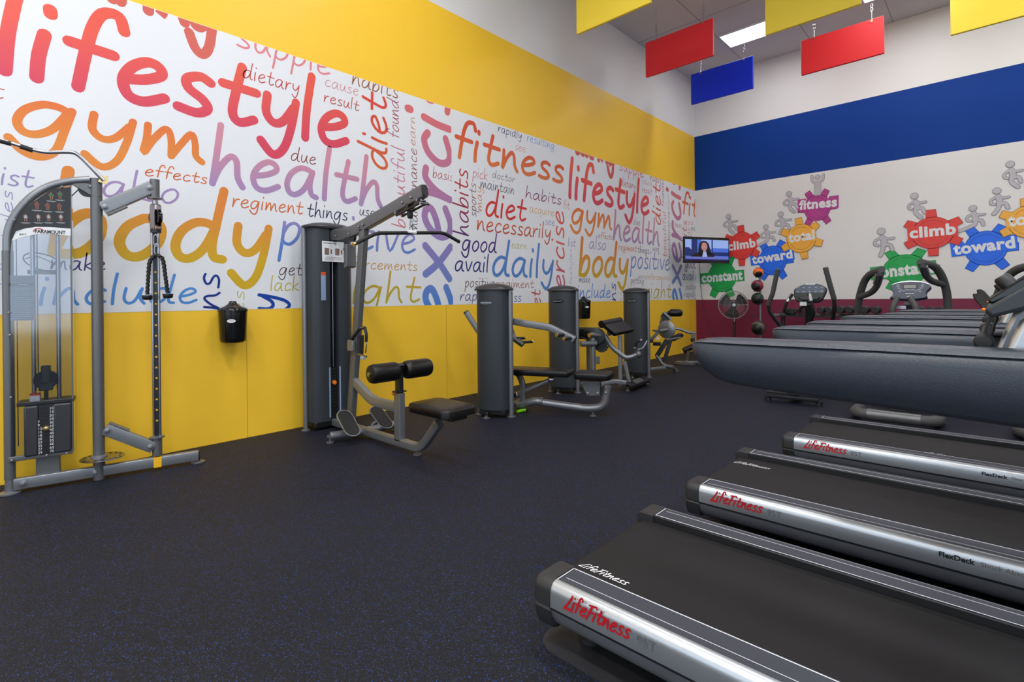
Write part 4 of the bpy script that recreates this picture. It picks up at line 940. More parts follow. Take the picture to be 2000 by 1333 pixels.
for px in (66, 115):
    u_ = q(px, 700, .03).x; a = MB(); a.cyl((u_, .03, zs1), (u_, .03, q(66, 410, .03).z), .014, seg=16); a.build('guide_rod', M['chrome'], r)
a = MB(); u_ = q(68, 772, -.03).x; a.box((u_, -.01, zs1+.05), (.052, .05, .055)); a.slot(1); a.box((u_, -.01, zs1+.075), (.053, .051, .012)); a.build('stack_label', [M['white'], M['label_orange']], r)
a = MB(); u_ = q(73.5, 600, .0).x; a.cyl((u_, 0, c_.z), (u_, 0, q(73, 452).z), .0035, seg=8); u_ = q(33, 600, .08).x; a.cyl((u_, .08, .3), (u_, .08, 1.75), .003, seg=8); a.tube([q(140, 383), q(160, 364)], .0035, 0, 8); a.build('cable', M['black'], r)
a = MB(); a.prism([(-.10, .03), (.07, .03), (.07, -.05), (.03, -.06), (-.06, .0)], q(168, 366, -.015), (1, 0, 0), (0, 0, 1), (0, .03, 0)); a.build('top_gusset', M['silver_dk'], r, bevel=.004)
a = MB(); a.lathe([(.001, -.012), (.055, -.013), (.047, 0), (.055, .013), (.001, .012)], q(171, 370, .01), (0, 1, 0), 26); a.build('top_pulley', M['black'], r)
a = MB(); a.lathe([(.013, 0), (.013, .006), (.008, .012)], q(176, 364, -.016), (0, -1, 0), 16); a.build('bolt', M['silver'], r)
# bottom rail of the guard
A_, B_ = q(22, 896), q(143, 879); a = MB(); a.rtube([(0, -.03, A_.z), (B_.x, -.03, B_.z)], .02, .035, 0, .3); a.build('guard_rail', M['silver_dk'], r)
for px in ((23, 900), (91, 890), (130, 886), (17, 611), (19, 655), (21, 777), (28, 430), (121, 365)):
    a = MB(); a.lathe([(.008, 0), (.008, .005), (.004, .009)], q(*px, -.05), (0, -1, 0), 12); a.build('screw', M['silver'], r)
# clear guard: bowed sheet following the arch
edge = [(140, 883), (140, 362), (126, 364), (105, 372), (78, 388), (52, 410), (36, 432), (24, 462), (20, 500), (22, 896)]
g = MB(); pts = [q(*p, -.034) for p in edge]; n = len(pts)
g.add([(p.x, -.036, p.z) for p in pts]+[(p.x, -.033, p.z) for p in pts], [tuple(range(n)), tuple(range(2*n-1, n-1, -1))]+[(i, (i+1) % n, n+(i+1) % n, n+i) for i in range(n)])
ur = q(140, 600, -.034).x; g.box((ur+.0015, .03, (pts[0].z+pts[1].z)/2), (.003, .13, pts[1].z-pts[0].z)); g.build('clear_guard', M['clear'], r, smooth=0)
a = MB(); a.rtube([(ur, -.035, pts[0].z), (ur, -.035, pts[1].z)], .010, .010, 0, .3); a.build('guard_edge', M['silver_dk'], r)
# exercise placard
pl = [(138, 366), (138, 447), (128, 447), (100, 444), (70, 443), (50, 446), (31, 452), (22, 470), (23, 456), (32, 432), (49, 407), (77, 386), (105, 368)]
a = MB(); pp = [q(*p, -.04) for p in pl]; a.prism([(p.x, p.z) for p in pp], (0, -.041, 0), (1, 0, 0), (0, 0, 1), (0, .003, 0)); po = a.build('exercise_placard', M['black'], r)
bd = [(138, 447), (138, 461), (100, 457), (70, 458), (45, 463), (22, 471), (32, 456), (50, 447), (70, 443.5), (100, 444)]
a = MB(); pp = [q(*p, -.042) for p in bd]; a.prism([(p.x, p.z) for p in pp], (0, -.0428, 0), (1, 0, 0), (0, 0, 1), (0, .0015, 0)); a.build('brand_band', M['white'], po)
o1 = q(68, 455.5, -.043); w1 = q(128, 452, -.043).x-o1.x
text_mesh('PARAMOUNT', 'brand_lettering', M['black_ink'], po, (o1.x, -.0437, o1.z), (1, 0, 0), (0, 0, 1), width=w1, height=.026, bold=.03)
a = MB(); sw = [q(x, y, -.043) for x, y in ((65, 452), (70, 447.5), (78, 447), (85, 450))]; vs, fs = ribbon([(p.x, p.z) for p in sw], .006, 6); a.add([(p[0], -.0437, p[1]) for p in vs], fs); a.build('brand_swoosh', M['red_ink'], po, smooth=0, recalc=False)
o1 = q(38, 459.5, -.043); text_mesh('KFT', 'brand_lettering', M['black_ink'], po, (o1.x, -.0437, o1.z), (1, 0, 0), (0, 0, 1), height=.011, width=.036, bold=.02)
pic = dict(skin=mat('printed_skin', rgb(140, 100, 80), .5), shirt=mat('printed_shirt', rgb(170, 175, 180), .5), green=mat('printed_green', rgb(20, 110, 70), .5), red=mat('printed_red', rgb(130, 56, 46), .5))
for (x, y, c2) in ((117, 381, 'green'), (100, 383, 'green'), (72, 401, 'red'), (93, 403, 'red'), (116, 404, 'red'), (50, 425, 'shirt'), (75, 425, 'shirt'), (95, 425, 'shirt'), (119, 425, 'shirt')):
    a = MB(); c3 = q(x, y, -.043); z = -.0432
    for k, (dx, dz, w_, h_) in enumerate(((0, .019, .008, .010), (0, .004, .013, .020), (-.010, .006, .004, .018), (.010, .005, .004, .018), (-.004, -.017, .005, .022), (.006, -.016, .005, .022))):
        a.slot(1 if k == 1 else 0); a.box((c3.x+dx, z, c3.z+dz), (w_, .001, h_))
    a.slot(2); a.box((c3.x, z, c3.z-.036), (.05, .001, .003)); a.box((c3.x, z, c3.z-.041), (.036, .001, .002))
    a.build('exercise_picture', [pic['skin'], pic[c2], pic['shirt']], po, smooth=0)
# warning sheet, inside the guard
a = MB(); A_, B_ = q(19, 627, -.03), q(65, 539, -.03); wu, wz = B_.x-A_.x, B_.z-A_.z; cu_, cz_ = (A_.x+B_.x)/2, (A_.z+B_.z)/2
a.box((cu_, -.03, cz_), (wu, .002, wz)); ws = a.build('warning_sheet', mat('smoked_label', rgb(92, 102, 122), .5), r)
a = MB(); a.box((cu_, -.0315, cz_+wz*.3), (wu, .001, wz*.06)); a.build('warning_band', M['black_ink'], ws)
text_mesh('WARNING', 'warning_lettering', M['white'], ws, (cu_-wu*.14, -.0325, cz_+wz*.283), (1, 0, 0), (0, 0, 1), width=wu*.42, height=wz*.032, bold=.03)
a = MB()
for k in range(17): a.box((cu_-wu*.02*(k % 3), -.0315, cz_+wz*(.22-.042*k)), (wu*(.84-.07*(k % 3)), .001, wz*.012))
a.build('warning_text', mat('pale_print', rgb(170, 178, 195), .6), ws)
# oval emblem on the back panel
eo = [(.10*math.cos(t), .036*math.sin(t)) for t in [2*math.pi*i/30 for i in range(30)]]; ec = q(83, 512, .06); a = MB()
vs, fs = ribbon([(p[0], p[1]*1.6+p[0]*-.25) for p in eo]+[eo[0]], .008, 1); a.add([(ec.x+p[0], .058, ec.z+p[1]) for p in vs], fs); vs, fs = ribbon([(-.09, .02), (-.02, .035), (.09, -.03)], .006, 4); a.add([(ec.x+p[0], .0575, ec.z+p[1]) for p in vs], fs); a.build('emblem', M['black_ink'], r, smooth=0, recalc=False)
a = MB(); a.box((q(83, 532, .058).x, .0585, q(83, 532, .058).z), (.16, .001, .03)); a.build('emblem_band', mat('emblem_grey', rgb(90, 100, 110), .5), r)

# bar stowed on top of it
K = lambda x, y, v=-.04: V(kf.o+kf.D*kf.q(x, y, v).x+kf.N*v+np.array([0, 0, kf.q(x, y, v).z]))
b0 = thing('curved_lat_bar', 'chrome bent bar stowed on top of the cable machine, at the left edge', 'bar')
pts = [K(203, 353), K(160, 309), K(146, 298), K(128, 297), K(90, 298), K(72, 295), K(38, 285), K(0, 273), K(-60, 262)]
a = MB(); a.tube(pts, .0135, .04, 14); a.build('bar', M['chrome'], b0)
a = MB(); a.tube([K(64, 294), K(40, 286)], .0165, 0, 14); a.tube([K(22, 281), K(-20, 270)], .0165, 0, 14); a.build('grip_sleeve', M['rubber'], b0)
a = MB(); c4 = K(203, 351); a.prism([(-.035, -.02), (.02, -.03), (.022, .03), (-.02, .022)], c4, V(kf.D), (0, 0, 1), V(kf.N)*.02); a.build('end_clip', M['brass'], b0)
# rope
b0 = thing('triceps_rope', 'black twisted rope attachment with rubber ends hanging on the cable column', 'rope')
cp = K(305, 492); a = MB(); tre = [(.0095*(1+.22*math.cos(3*t))*math.cos(t), .0095*(1+.22*math.cos(3*t))*math.sin(t)) for t in [2*math.pi*i/18 for i in range(18)]]
for w_ in ([(306, 499), (298, 503), (292, 514), (290, 535), (287.5, 576)], [(305, 499), (314, 502), (319, 512), (323, 540), (327.5, 573)]):
    ps = [V(p) for p in crom([K(x, y, -.06) for x, y in w_], 12)]; a.sweep([(x*1.35, y*1.35) for x, y in tre], ps, up=(1, 0, 0), twist=70)
a.build('rope', M['rubber'], b0)
for px in ((287.5, 577), (328, 574)):
    a = MB(); p = K(*px, -.06); a.lathe([(.034, 0), (.036, -.006), (.031, -.03), (.024, -.036), (.001, -.036)], p, (0, 0, 1), 22); a.build('rubber_stop', M['black'], b0)
a = MB(); top_ = K(302, 458, -.05)
for k in range(2):
    c5 = K(304+k*2, 470+k*18, -.06); a.tube([c5+V(kf.D)*(.014*math.cos(t))+V((0, 0, .045*math.sin(t))) for t in [i*math.pi/8 for i in range(16)]], .005, 0, 8, closed=True, up=(1, 0, 0))
a.build('carabiner', M['chrome'], b0)

# ================================================================== bench press machine
fr = Frame(-4.16, 4.32, 22); q = fr.q
def foot(r, x, y, z=.05, name='levelling_foot'):
    a = MB(); a.lathe([(.036, .002), (.036, .010), (.014, .018), (.012, z)], (x, y, 0), (0, 0, 1), 16); a.build(name, M['silver_dk'], r)
def bolt(r, p, d=(0, -1, 0), s=1.0):
    a = MB(); a.lathe([(.014*s, 0), (.014*s, .003), (.010*s, .005), (.010*s, .010), (.006*s, .012)], p, d, 14); a.build('bolt', M['silver'], r)
def slab(r, name, rc, z0, z1, m_, hx, hy, rad):
    rr = rrect(hx, hy, rad, 5); h = z1-z0; a = MB()
    a.rings([[(rc[0]+u*k, rc[1]+v*k, z) for u, v in rr] for z, k in ((z0, .96), (z0+h*.15, 1), (z0+h*.72, 1), (z0+h*.92, .985), (z1, .93))]); a.build(name, m_, r, smooth=60)
r = thing('bench_press_machine', 'selectorised machine with long flat black bench, the first of three short dark towers', 'gym machine', fr.o, fr.a)
tower(r, 1.40)
uA, uB = q(1002, 713).x, q(1117, 728).x
slab(r, 'back_pad', ((uA-.1+uB)/2, 0), .43, .495, M['vinyl'], (uB-uA+.1)/2, .15, .035)
uC, uD = q(1126, 728).x, q(1195, 735).x
slab(r, 'seat_pad', ((uC+uD)/2, 0), .415, .485, M['vinyl'], (uD-uC)/2, .15, .04)
a = MB(); a.tube([(.15, 0, .06), q(1047, 783), q(1062, 787), q(1150, 799), q(1181, 795), q(1187, 754)], .042, .14, 18); a.build('base_tube', M['silver'], r)
bolt(r, q(1183, 757, -.04)); bolt(r, q(1183, 768, -.04))
a = MB(); a.cyl(q(1058, 785)+V((-.02, 0, 0)), q(1058, 785)+V((.02, 0, -.002)), .05); a.build('base_coupling', M['silver_dk'], r)
a = MB(); pp = [q(*p, -.03) for p in ((1133, 745), (1172, 745), (1172, 774), (1146, 774))]; a.prism([(p.x, p.z) for p in pp], (0, -.035, 0), (1, 0, 0), (0, 0, 1), (0, .07, 0)); a.build('seat_gusset', M['silver_dk'], r, bevel=.006)
for p in ((1137, 749), (1168, 749), (1148, 769), (1167, 769)): bolt(r, q(*p, -.037))
a = MB(); a.tube([q(1008, 772), q(1076, 742)], .026, 0, 14); a.build('adjusting_strut', M['silver'], r)
for p in ((1008, 772), (1076, 742)):
    a = MB(); a.lathe([(.02, -.03), (.034, -.02), (.034, .02), (.02, .03)], q(*p), (0, 1, 0), 18); a.build('strut_eye', M['chrome'], r)
a = MB(); a.rtube([(.16, 0, .40), q(1012, 730), q(1021, 748), q(1021, 786)], .05, .06, .09); a.build('bench_support', M['silver'], r)
foot(r, q(1158, 811).x, 0)
for s in (-1, 1): foot(r, .10, s*.22)
a = MB(); a.tube([(.10, -.24, .07), (.10, .24, .07)], .03, 0); a.build('rear_foot_bar', M['silver_dk'], r)
# press arms
a = MB(); a.rtube([(-.05, -.05, 1.05), (.12, -.2, 1.05), q(1022, 632, -.3), q(1074, 640, -.3), q(1122, 664, -.3)], .055, .07, .05, .3); a.build('press_arm', M['silver'], r)
e = q(1122, 664, -.3); d = (e-q(1074, 640, -.3)).normalized(); a = MB(); a.prism(rrect(.03, .037, .02), e, (0, 1, 0), V((-d.z, 0, d.x)), d*.01); a.build('arm_plug', M['black'], r)
for p0, p1 in (((1088, 655), (1103, 654)), ((1102, 662), (1117, 661))):
    A_, B_ = q(*p0, -.42), q(*p1, -.30); a = MB(); a.cyl(A_, B_, .018); a.build('hand_grip', M['rubber'], r)
    d = (A_-B_).normalized(); a = MB(); a.cyl(A_, A_+d*.012, .019); a.build('grip_cap', M['brass'], r)
a = MB(); a.rtube([(-.1, .12, 1.02), (-.05, .29, .95), q(1002, 660, .3), q(1022, 674, .3)], .05, .065, .05, .3); a.build('press_arm', M['silver_dk'], r)
for p0, p1 in (((1010, 661), (1023, 661)), ((1022, 669), (1038, 668))):
    A_, B_ = q(*p0, .30), q(*p1, .42); a = MB(); a.cyl(A_, B_, .017); a.build('hand_grip', M['rubber'], r)
    d = (B_-A_).normalized(); a = MB(); a.cyl(B_, B_+d*.012, .018); a.build('grip_cap', M['brass'], r)
A_, B_ = q(911, 611, .1), q(936, 650, .1)
a = MB(); a.rtube([A_, B_, (-.1, .1, .80)], .05, .06, .03, .3); a.build('lever_arm', M['silver'], r)
d = (A_-B_).normalized(); a = MB(); a.cyl(A_, A_+d*.014, .034); a.build('arm_plug', M['black'], r)
a = MB(); a.cyl((-.10, -.16, 1.05), (-.10, .30, 1.05), .03); a.build('pivot_shaft', M['silver_dk'], r)
# lime band lying by the tower foot
L0 = on_z(1003, 807, .02); b0 = thing('resistance_band', 'small lime green band lying on the floor behind the first short tower', 'band', (0, 0, 0))
P0, P1 = V(on_z(1010, 804.5, .018)), V(on_z(1026, 801, .018)); a = MB(); a.rtube([P0, (P0+P1)/2+V((0, 0, .004)), P1], .035, .026, .02, .4); a.build('band', M['lime'], b0)
P2 = V(on_z(1031, 802, .016)); a = MB(); a.tube([P1, P2], .014, 0); a.build('band_end', M['rubber'], b0)

# ================================================================== arm curl machine
fr = Frame(-4.44, 5.93, 22); q = fr.q
r = thing('arm_curl_machine', 'selectorised arm curl machine with slanted black preacher pad, at the middle short tower', 'gym machine', fr.o, fr.a)
tower(r, 1.40)
a = MB(); a.tube([(.19, -.1, q(1133, 671).z), q(1164, 671, .05)], .04, 0, 16); a.build('side_beam', M['silver'], r)
p = q(1158, 700, .05); a = MB(); a.tube([(p.x, .05, .05), (p.x, .05, q(1158, 660, .05).z)], .04, 0, 18); a.build('main_post', M['silver'], r)
a = MB(); a.rtube([(.1, .05, .05), (p.x+.05, .05, .05), q(1200, 745, .05), q(1224, 748, .05)], .06, .06, .06); a.build('base_tube', M['silver'], r)
c = q(1166, 657, .10); a = MB(); a.lathe([(.001, -.02), (.105, -.02), (.115, -.012), (.115, .012), (.105, .02), (.001, .02)], c, (0, 1, 0), 36); a.build('cam', M['shroud'], r, smooth=50)
a = MB(); a.cyl(q(1155, 654, .02), q(1172, 655, .10), .032); a.build('cam_hub', M['silver'], r)
a = MB(); a.cyl(q(1150, 656, -.02), q(1156, 654, .02), .03); a.build('hub_cap', M['brass'], r)
c2 = q(1175, 675, .16); a = MB(); a.lathe([(.05, -.006), (.10, -.006), (.10, .006), (.05, .006)], c2, (0, 1, 0), 32); a.build('range_plate', M['black'], r)
a = MB()
for i in range(12):
    t = 2*math.pi*i/12; a.cyl(c2+V((.085*math.cos(t), -.009, .085*math.sin(t))), c2+V((.085*math.cos(t), .009, .085*math.sin(t))), .006, seg=8)
a.build('range_holes', M['brass'], r)
a = MB(); a.tube([q(1181, 655, .12), q(1195, 679, .14), q(1221, 699, .16), q(1233, 698, .18), q(1250, 690, .2)], .033, .06, 16); a.build('curl_arm', M['silver'], r)
a = MB(); a.lathe([(.04, -.03), (.05, -.02), (.05, .02), (.04, .03)], q(1247, 692, .2), (.9, .3, .3), 18); a.build('arm_collar', M['silver_dk'], r)
a = MB(); a.tube([q(1246, 683, .2), q(1256, 681, .22), q(1264, 666, .26)], .014, .04, 10); a.tube([q(1247, 692, .2), q(1246, 683, .2)], .014, 0, 10); a.build('handle_bar', M['silver'], r)
a = MB(); a.tube([q(1240, 680, .12), q(1243, 668, .1), q(1252, 665, .1)], .017, .03, 10); a.build('handle_grip', M['rubber'], r)
for p_ in ((1240, 680, .12), (1252, 665, .1)):
    a = MB(); a.sphere(q(*p_), .022, 14, 8); a.build('grip_end', M['silver'], r)
tl, tr, br, bl = q(1176, 629, -.02), q(1213, 622, .38), q(1240, 644, .38), q(1204, 652, -.02)
a = MB(); a.hexa([tl, tr, br, bl], .07); a.build('preacher_pad', M['vinyl'], r, bevel=.022, seg=4)
a = MB(); a.cyl(tl+(bl-tl)*.04+V((-.02, 0, -.03)), tr+(br-tr)*.04+V((-.02, 0, -.03)), .052, seg=20); a.build('pad_roll', M['vinyl'], r)
pp = q(1211, 656, .18); a = MB(); a.rtube([(pp.x, .18, .05), (pp.x, .18, pp.z)], .055, .055, 0, .3, up=(1, 0, 0)); a.build('pad_post', M['silver'], r)
a = MB(); a.tube([q(1187, 652, .12), q(1207, 646, .18)], .035, 0); a.build('pad_bracket', M['silver'], r)
a = MB(); a.rtube([q(1220, 706, .16), q(1229, 746, .16)], .05, .05, 0, .3, up=(1, 0, 0)); a.build('front_leg', M['silver'], r)
a = MB(); T4 = [fr.qz(1221, 747, .10), fr.qz(1259, 734.5, .10), fr.qz(1269, 741, .10), fr.qz(1231, 754, .10)]; a.hexa(T4, .05); fpn = a.build('foot_platform', M['black'], r, bevel=.008)
m_ = lambda f, g: T4[0]*(1-f)*(1-g)+T4[1]*f*(1-g)+T4[2]*f*g+T4[3]*(1-f)*g
a = MB(); a.hexa([p+V((0, 0, .003)) for p in (m_(.3, .08), m_(.72, .08), m_(.72, .92), m_(.3, .92))], .003); a.build('tread_plate', M['silver'], fpn)
for f_, g_ in ((.02, .5), (.98, .5)):
    p_ = m_(f_, g_); foot(r, p_.x, p_.y, .06)
slab(r, 'seat', (q(1143, 648, .25).x, .3), q(1143, 655, .25).z-.05, q(1143, 641, .25).z, M['vinyl'], .19, .16, .06)
sp = q(1148, 660, .25); a = MB(); a.rtube([(sp.x, .3, .05), (sp.x, .3, sp.z)], .06, .06, 0, up=(1, 0, 0)); a.build('seat_post', M['silver'], r)
a = MB(); a.box(q(1168, 704, .0), (.05, .03, .11)); a.build('pin_holder', M['silver_dk'], r, bevel=.005)
a = MB(); a.tube([q(1135, 659, .05), q(1150, 665, .0)], .012, 0, 10); a.build('seat_lever', M['rubber'], r)

# ================================================================== leg extension machine
fr = Frame(-4.338, 7.765, 17); q = fr.q
r = thing('leg_extension_machine', 'selectorised leg machine with grey disc and black roller pad, at the farthest short tower', 'gym machine', fr.o, fr.a)
tower(r, 1.38)
vv = .3
c = q(1302, 644, vv); a = MB(); a.lathe([(.001, -.018), (.14, -.018), (.152, -.008), (.152, .008), (.14, .018), (.001, .018)], c, (.25, 1, 0), 36); a.build('cam_disc', M['silver'], r, smooth=50)
a = MB(); a.tube([(.19, .1, q(1278, 646, .1).z), q(1286, 647, .22)], .018, 0); a.tube([q(1288, 647, .2), q(1304, 644, .29)], .03, 0, 16); a.build('cam_axle', M['silver'], r)
a = MB(); a.rtube([q(1287, 648, .22), q(1272, 663, .18)], .04, .05, 0, .4); a.build('range_lever', M['silver_dk'], r)
a = MB(); a.sphere(q(1272, 666, .18), .035, 14, 8); a.box(q(1283, 672, .2), (.12, .08, .06)); a.build('stop_block', M['black'], r, bevel=.006)
a = MB(); a.box(q(1285, 661, .18), (.055, .01, .045)); a.build('serial_label', M['white'], r)
cv = [(1296, 609), (1290, 618), (1288, 632), (1292, 640), (1302, 628), (1310, 624), (1306, 611)]; pp = [q(*p, vv+.03) for p in cv]
a = MB(); a.prism([(p.x, p.z) for p in pp], (0, vv+.03, 0), (1, 0, 0), (0, 0, 1), (0, .04, 0)); a.build('cam_guard', M['shroud'], r, bevel=.008)
a = MB()
for k in range(4): a.box(q(1291.5-.2*k, 621+k*2, vv+.025), (.02, .004, .008))
a.build('guard_marks', M['yellow_label'], r)
a = MB(); a.rtube([q(1296, 611, vv), q(1304, 617, vv), q(1311, 625, vv)], .03, .04, .04, .4); a.build('pad_arm', M['silver'], r)
A_, B_ = q(1306, 611.5, vv), q(1333, 611.5, vv+.06); ax_ = (B_-A_).normalized(); L_ = (B_-A_).length
a = MB(); a.lathe([(.02, -.02), (.03, -.02), (.03, .01), (.045, .012), (.062, .03), (.064, L_-.06), (.055, L_-.02), (.03, L_), (.001, L_+.004)], A_, ax_, 24); a.build('roller_pad', M['vinyl'], r)
A_, B_ = q(1309, 660, vv), q(1331, 652, vv+.1); 
a = MB(); a.hexa([q(1306, 661, vv-.02), q(1327, 650, vv-.02), q(1333, 651, vv+.25), q(1312, 662, vv+.25)], .06); a.build('seat', M['vinyl'], r, bevel=.02, seg=4)
a = MB(); a.rtube([q(1303, 664, vv), q(1330, 659, vv)], .05, .03, 0); a.build('seat_rail', M['silver_dk'], r)
a = MB(); a.rtube([q(1303, 664, vv), q(1283, 696, vv)], .05, .075, 0, .3, up=(1, 0, 0)); a.build('frame_leg', M['shroud_dk'], r)
a = MB(); a.rtube([q(1310, 664, vv), q(1297, 707, vv)], .05, .06, 0, .3, up=(1, 0, 0)); a.build('frame_leg', M['shroud_dk'], r)
a = MB(); a.tube([q(1282, 694, vv), q(1297, 715, vv), q(1312, 717, vv+.1), q(1321, 724, vv+.35)], .03, .05, 14); a.build('foot_tube', M['silver'], r)
a = MB(); a.rtube([(.0, vv*.4, .05), q(1300, 718, vv)], .05, .05, 0); a.build('base_tube', M['silver'], r)
fp_ = fr.qz(1321, 724, .02); foot(r, fp_.x, fp_.y, .06)
a = MB(); a.tube([q(1316, 642, vv+.05), q(1328, 643, vv+.06), q(1337, 647, vv+.08), q(1352, 652, vv+.12)], .022, .06, 12); a.build('handle_arm', M['silver'], r)
a = MB(); a.box(q(1354, 656, vv+.12), (.06, .05, .10)); a.cyl(q(1348, 650, vv+.1), q(1360, 651, vv+.12), .02); a.build('arm_clamp', M['silver_dk'], r, bevel=.008)
a = MB(); a.cyl(q(1352, 661, vv+.1), q(1354, 668, vv+.1), .035); a.build('arm_pad', M['rubber'], r)

# ---- bench with black roll deeper in the corner
b0 = thing('roller_bench', 'low black roll on a silver stand, half hidden by the nearest grey handrail tip', 'bench')
Yb = 9.55; s_ = lambda x, y: V(on_y(x, y, Yb))
a = MB(); a.cyl(s_(1334, 686), V(on_y(1356, 676, Yb+.1)), .055); a.build('roll', M['vinyl'], b0, bevel=.02)
a = MB(); a.rtube([s_(1345, 686), s_(1342, 706)], .05, .05, 0, up=(1, 0, 0)); a.build('stand', M['silver_dk'], b0)
p_ = V(on_z(1339, 709, .04)); a = MB(); a.box((p_.x-.02, p_.y, .03), (.34, .16, .05)); a.box((p_.x+.28, p_.y+.25, .03), (.25, .2, .05)); a.rtube([(p_.x, p_.y, .05), (p_.x+.28, p_.y+.25, .05)], .06, .04, 0); a.build('base', M['silver'], b0, bevel=.008)
q0 = s_(1342, 706); a = MB(); a.rtube([q0, (p_.x, p_.y, .05)], .05, .05, 0, up=(1, 0, 0)); a.build('stand_foot', M['silver_dk'], b0)

# ================================================================== wipe dispensers on the wall
def dispenser(px, py, label, s=1.0):
    c = on_x(px, py, XW+.125); r = thing('wipe_dispenser', label, 'dispenser', (c[0], c[1], c[2]), 0, 'black wall dispensers')
    a = MB(); a.lathe([(.001, -.165), (.085, -.165), (.105, -.15), (.108, -.12), (.118, .12), (.118, .128)], (0, 0, 0), (0, 0, 1), 36); a.build('body', M['black_gloss'], r, smooth=50)
    a = MB(); a.lathe([(.122, .115), (.124, .13), (.116, .145), (.07, .165), (.04, .185), (.028, .205), (.026, .212), (.001, .214)], (0, 0, 0), (0, 0, 1), 36); a.build('lid', M['black_gloss'], r, smooth=50)
    a = MB(); n = 24; R_ = .1185
    pts = [(.035*math.cos(t), .016*math.sin(t)) for t in [2*math.pi*i/n for i in range(n)]]
    t0 = math.radians(-25); a.add([(R_*math.cos(t0+x/R_), R_*math.sin(t0+x/R_), .035+z) for x, z in pts], [tuple(range(n))]); a.build('oval_label', M['white'], r, smooth=0)
    t_ = text_mesh('Wipes', 'label_lettering', M['red_ink'], r, (0, 0, 0), (0, 1, 0), (0, 0, 1), width=.036, height=.012)
    for v in t_.data.vertices:
        y = v.co.y-.018; v.co = (( R_+.001)*math.cos(t0+y/R_), (R_+.001)*math.sin(t0+y/R_), .03+v.co.z)
    a = MB(); a.box((-.115, 0, 0), (.02, .10, .26)); a.build('wall_bracket', M['black'], r, bevel=.004)
dispenser(455, 634, 'black cylindrical wipe dispenser on the yellow wall between the cable machine and the lat machine')
dispenser(1140, 604, 'black cylindrical wipe dispenser on the yellow wall behind the middle short tower')

# ================================================================== elliptical and steppers facing the end wall
def W_(x, y, Y): return V(on_y(x, y, Y))
def console_panel(r, c, pts, th, m_, name='console', tilt=0.25, bevel=.012):
    """face outline pts (dx, dz) about c, facing the rear (-Y), leaning back"""
    ay = V((0, math.sin(tilt), math.cos(tilt))); n = V((0, math.cos(tilt), -math.sin(tilt)))
    a = MB(); a.prism(pts, c, (1, 0, 0), ay, n*th); return a.build(name, m_, r, bevel=bevel), ay, n
ex = -1.85
r = thing('elliptical_trainer', 'black elliptical trainer with tall swing arms in front of the dumbbell rack', 'elliptical', (0, 0, 0))
for pts in ([(1519, 526, 7.55), (1509, 574, 7.62), (1500, 596, 7.68), (1503, 610, 7.7), (1524, 637, 7.8), (1535, 660, 7.9)], [(1612, 523, 7.55), (1622, 560, 7.62), (1629, 584, 7.68), (1630, 600, 7.7), (1626, 628, 7.8), (1624, 660, 7.9)]):
    P_ = [W_(*p) for p in pts]
    a = MB(); a.tube(P_[1:], .024, .06, 14); a.build('swing_arm', M['black'], r)
    a = MB(); a.tube(P_[:3], .031, .04, 14); a.build('foam_grip', M['foam'], r)
Yc = 8.15; c = W_(1581, 574, Yc); k = (W_(1614, 574, Yc).x-W_(1548, 574, Yc).x)/66
cp = [(-32, 8), (-30, 13), (-20, 19), (-8, 23), (14, 23), (24, 19), (32, 13), (31, 4), (25, -12), (17, -18), (-15, -20), (-27, -15), (-31, -6)]
co, ay, n_ = console_panel(r, c, [(x*k, z*k) for x, z in cp], .07, M['shroud'], tilt=.3)
a = MB(); a.prism([(x*k*.9, z*k*.85+.01) for x, z in cp[:8]+[(29, 0), (-29, 0)]], c-n_*.004, (1, 0, 0), ay, n_*.003); a.build('display', mat('blue_grey_display', rgb(70, 84, 104), .25), co)
a = MB(); a.prism([(-9*k, 20*k), (9*k, 20*k), (11*k, 23.5*k), (-7*k, 24*k)], c-n_*.006, (1, 0, 0), ay, n_*.004); a.build('brand_plate', M['white'], co)
text_mesh('LifeFitness', 'brand_lettering', M['black_ink'], co, c-n_*.0075+V((-6*k, 0, 0))+ay*(21*k), (1, 0, 0), ay, width=12*k, height=1.8*k)
a = MB()
for i, j in [(i, j) for i in range(5) for j in range(2)]:
    a.prism(rrect(.018, .008, .004, 2), c-n_*.006+V(((i-2)*.075, 0, 0))+ay*(.03+.06*j), (1, 0, 0), ay, n_*.002)
a.build('keypad', mat('key_grey', rgb(130, 138, 150), .4), co)
a = MB(); a.prism([(-22*k, -9*k), (0, -3*k), (22*k, -9*k), (16*k, -15*k), (-14*k, -16*k)], c-n_*.03, (1, 0, 0), ay, n_*.035); a.build('reading_ledge', M['black'], co, bevel=.006)
a = MB(); a.rtube([W_(1580, 594, 8.2), W_(1580, 640, 8.3), V((c.x, 8.5, .12))], .10, .11, .1, .4); a.build('mast', M['black'], r)
a = MB(); a.box(W_(1569, 594, 8.12), (.085, .02, .055)); a.build('warning_tag', M['white'], r)
for pts, hl in (([(1548, 575, 8.0), (1537, 590, 7.95), (1531, 608, 7.98), (1545, 615, 8.1), (1570, 598, 8.22)], ((1546, 577, 8.0), (1537, 590, 7.95))), ([(1580, 574, 7.95), (1584, 590, 7.9), (1590, 612, 7.95), (1584, 626, 8.1), (1582, 632, 8.22)], ((1581, 575, 7.95), (1584, 589, 7.9)))):
    P_ = [W_(*p) for p in pts]; a = MB(); a.tube(P_, .021, .05, 12); a.build('fixed_handle', M['rubber'], r)
    h_ = [W_(*p) for p in hl]; a = MB(); a.tube(h_, .0235, 0, 12); a.build('pulse_grip', M['alu'], r)
a = MB(); yy = 8.5
prof = [(-.34, .08), (-.34, .45), (-.28, .66), (-.12, .80), (.12, .82), (.30, .68), (.36, .45), (.36, .08)]
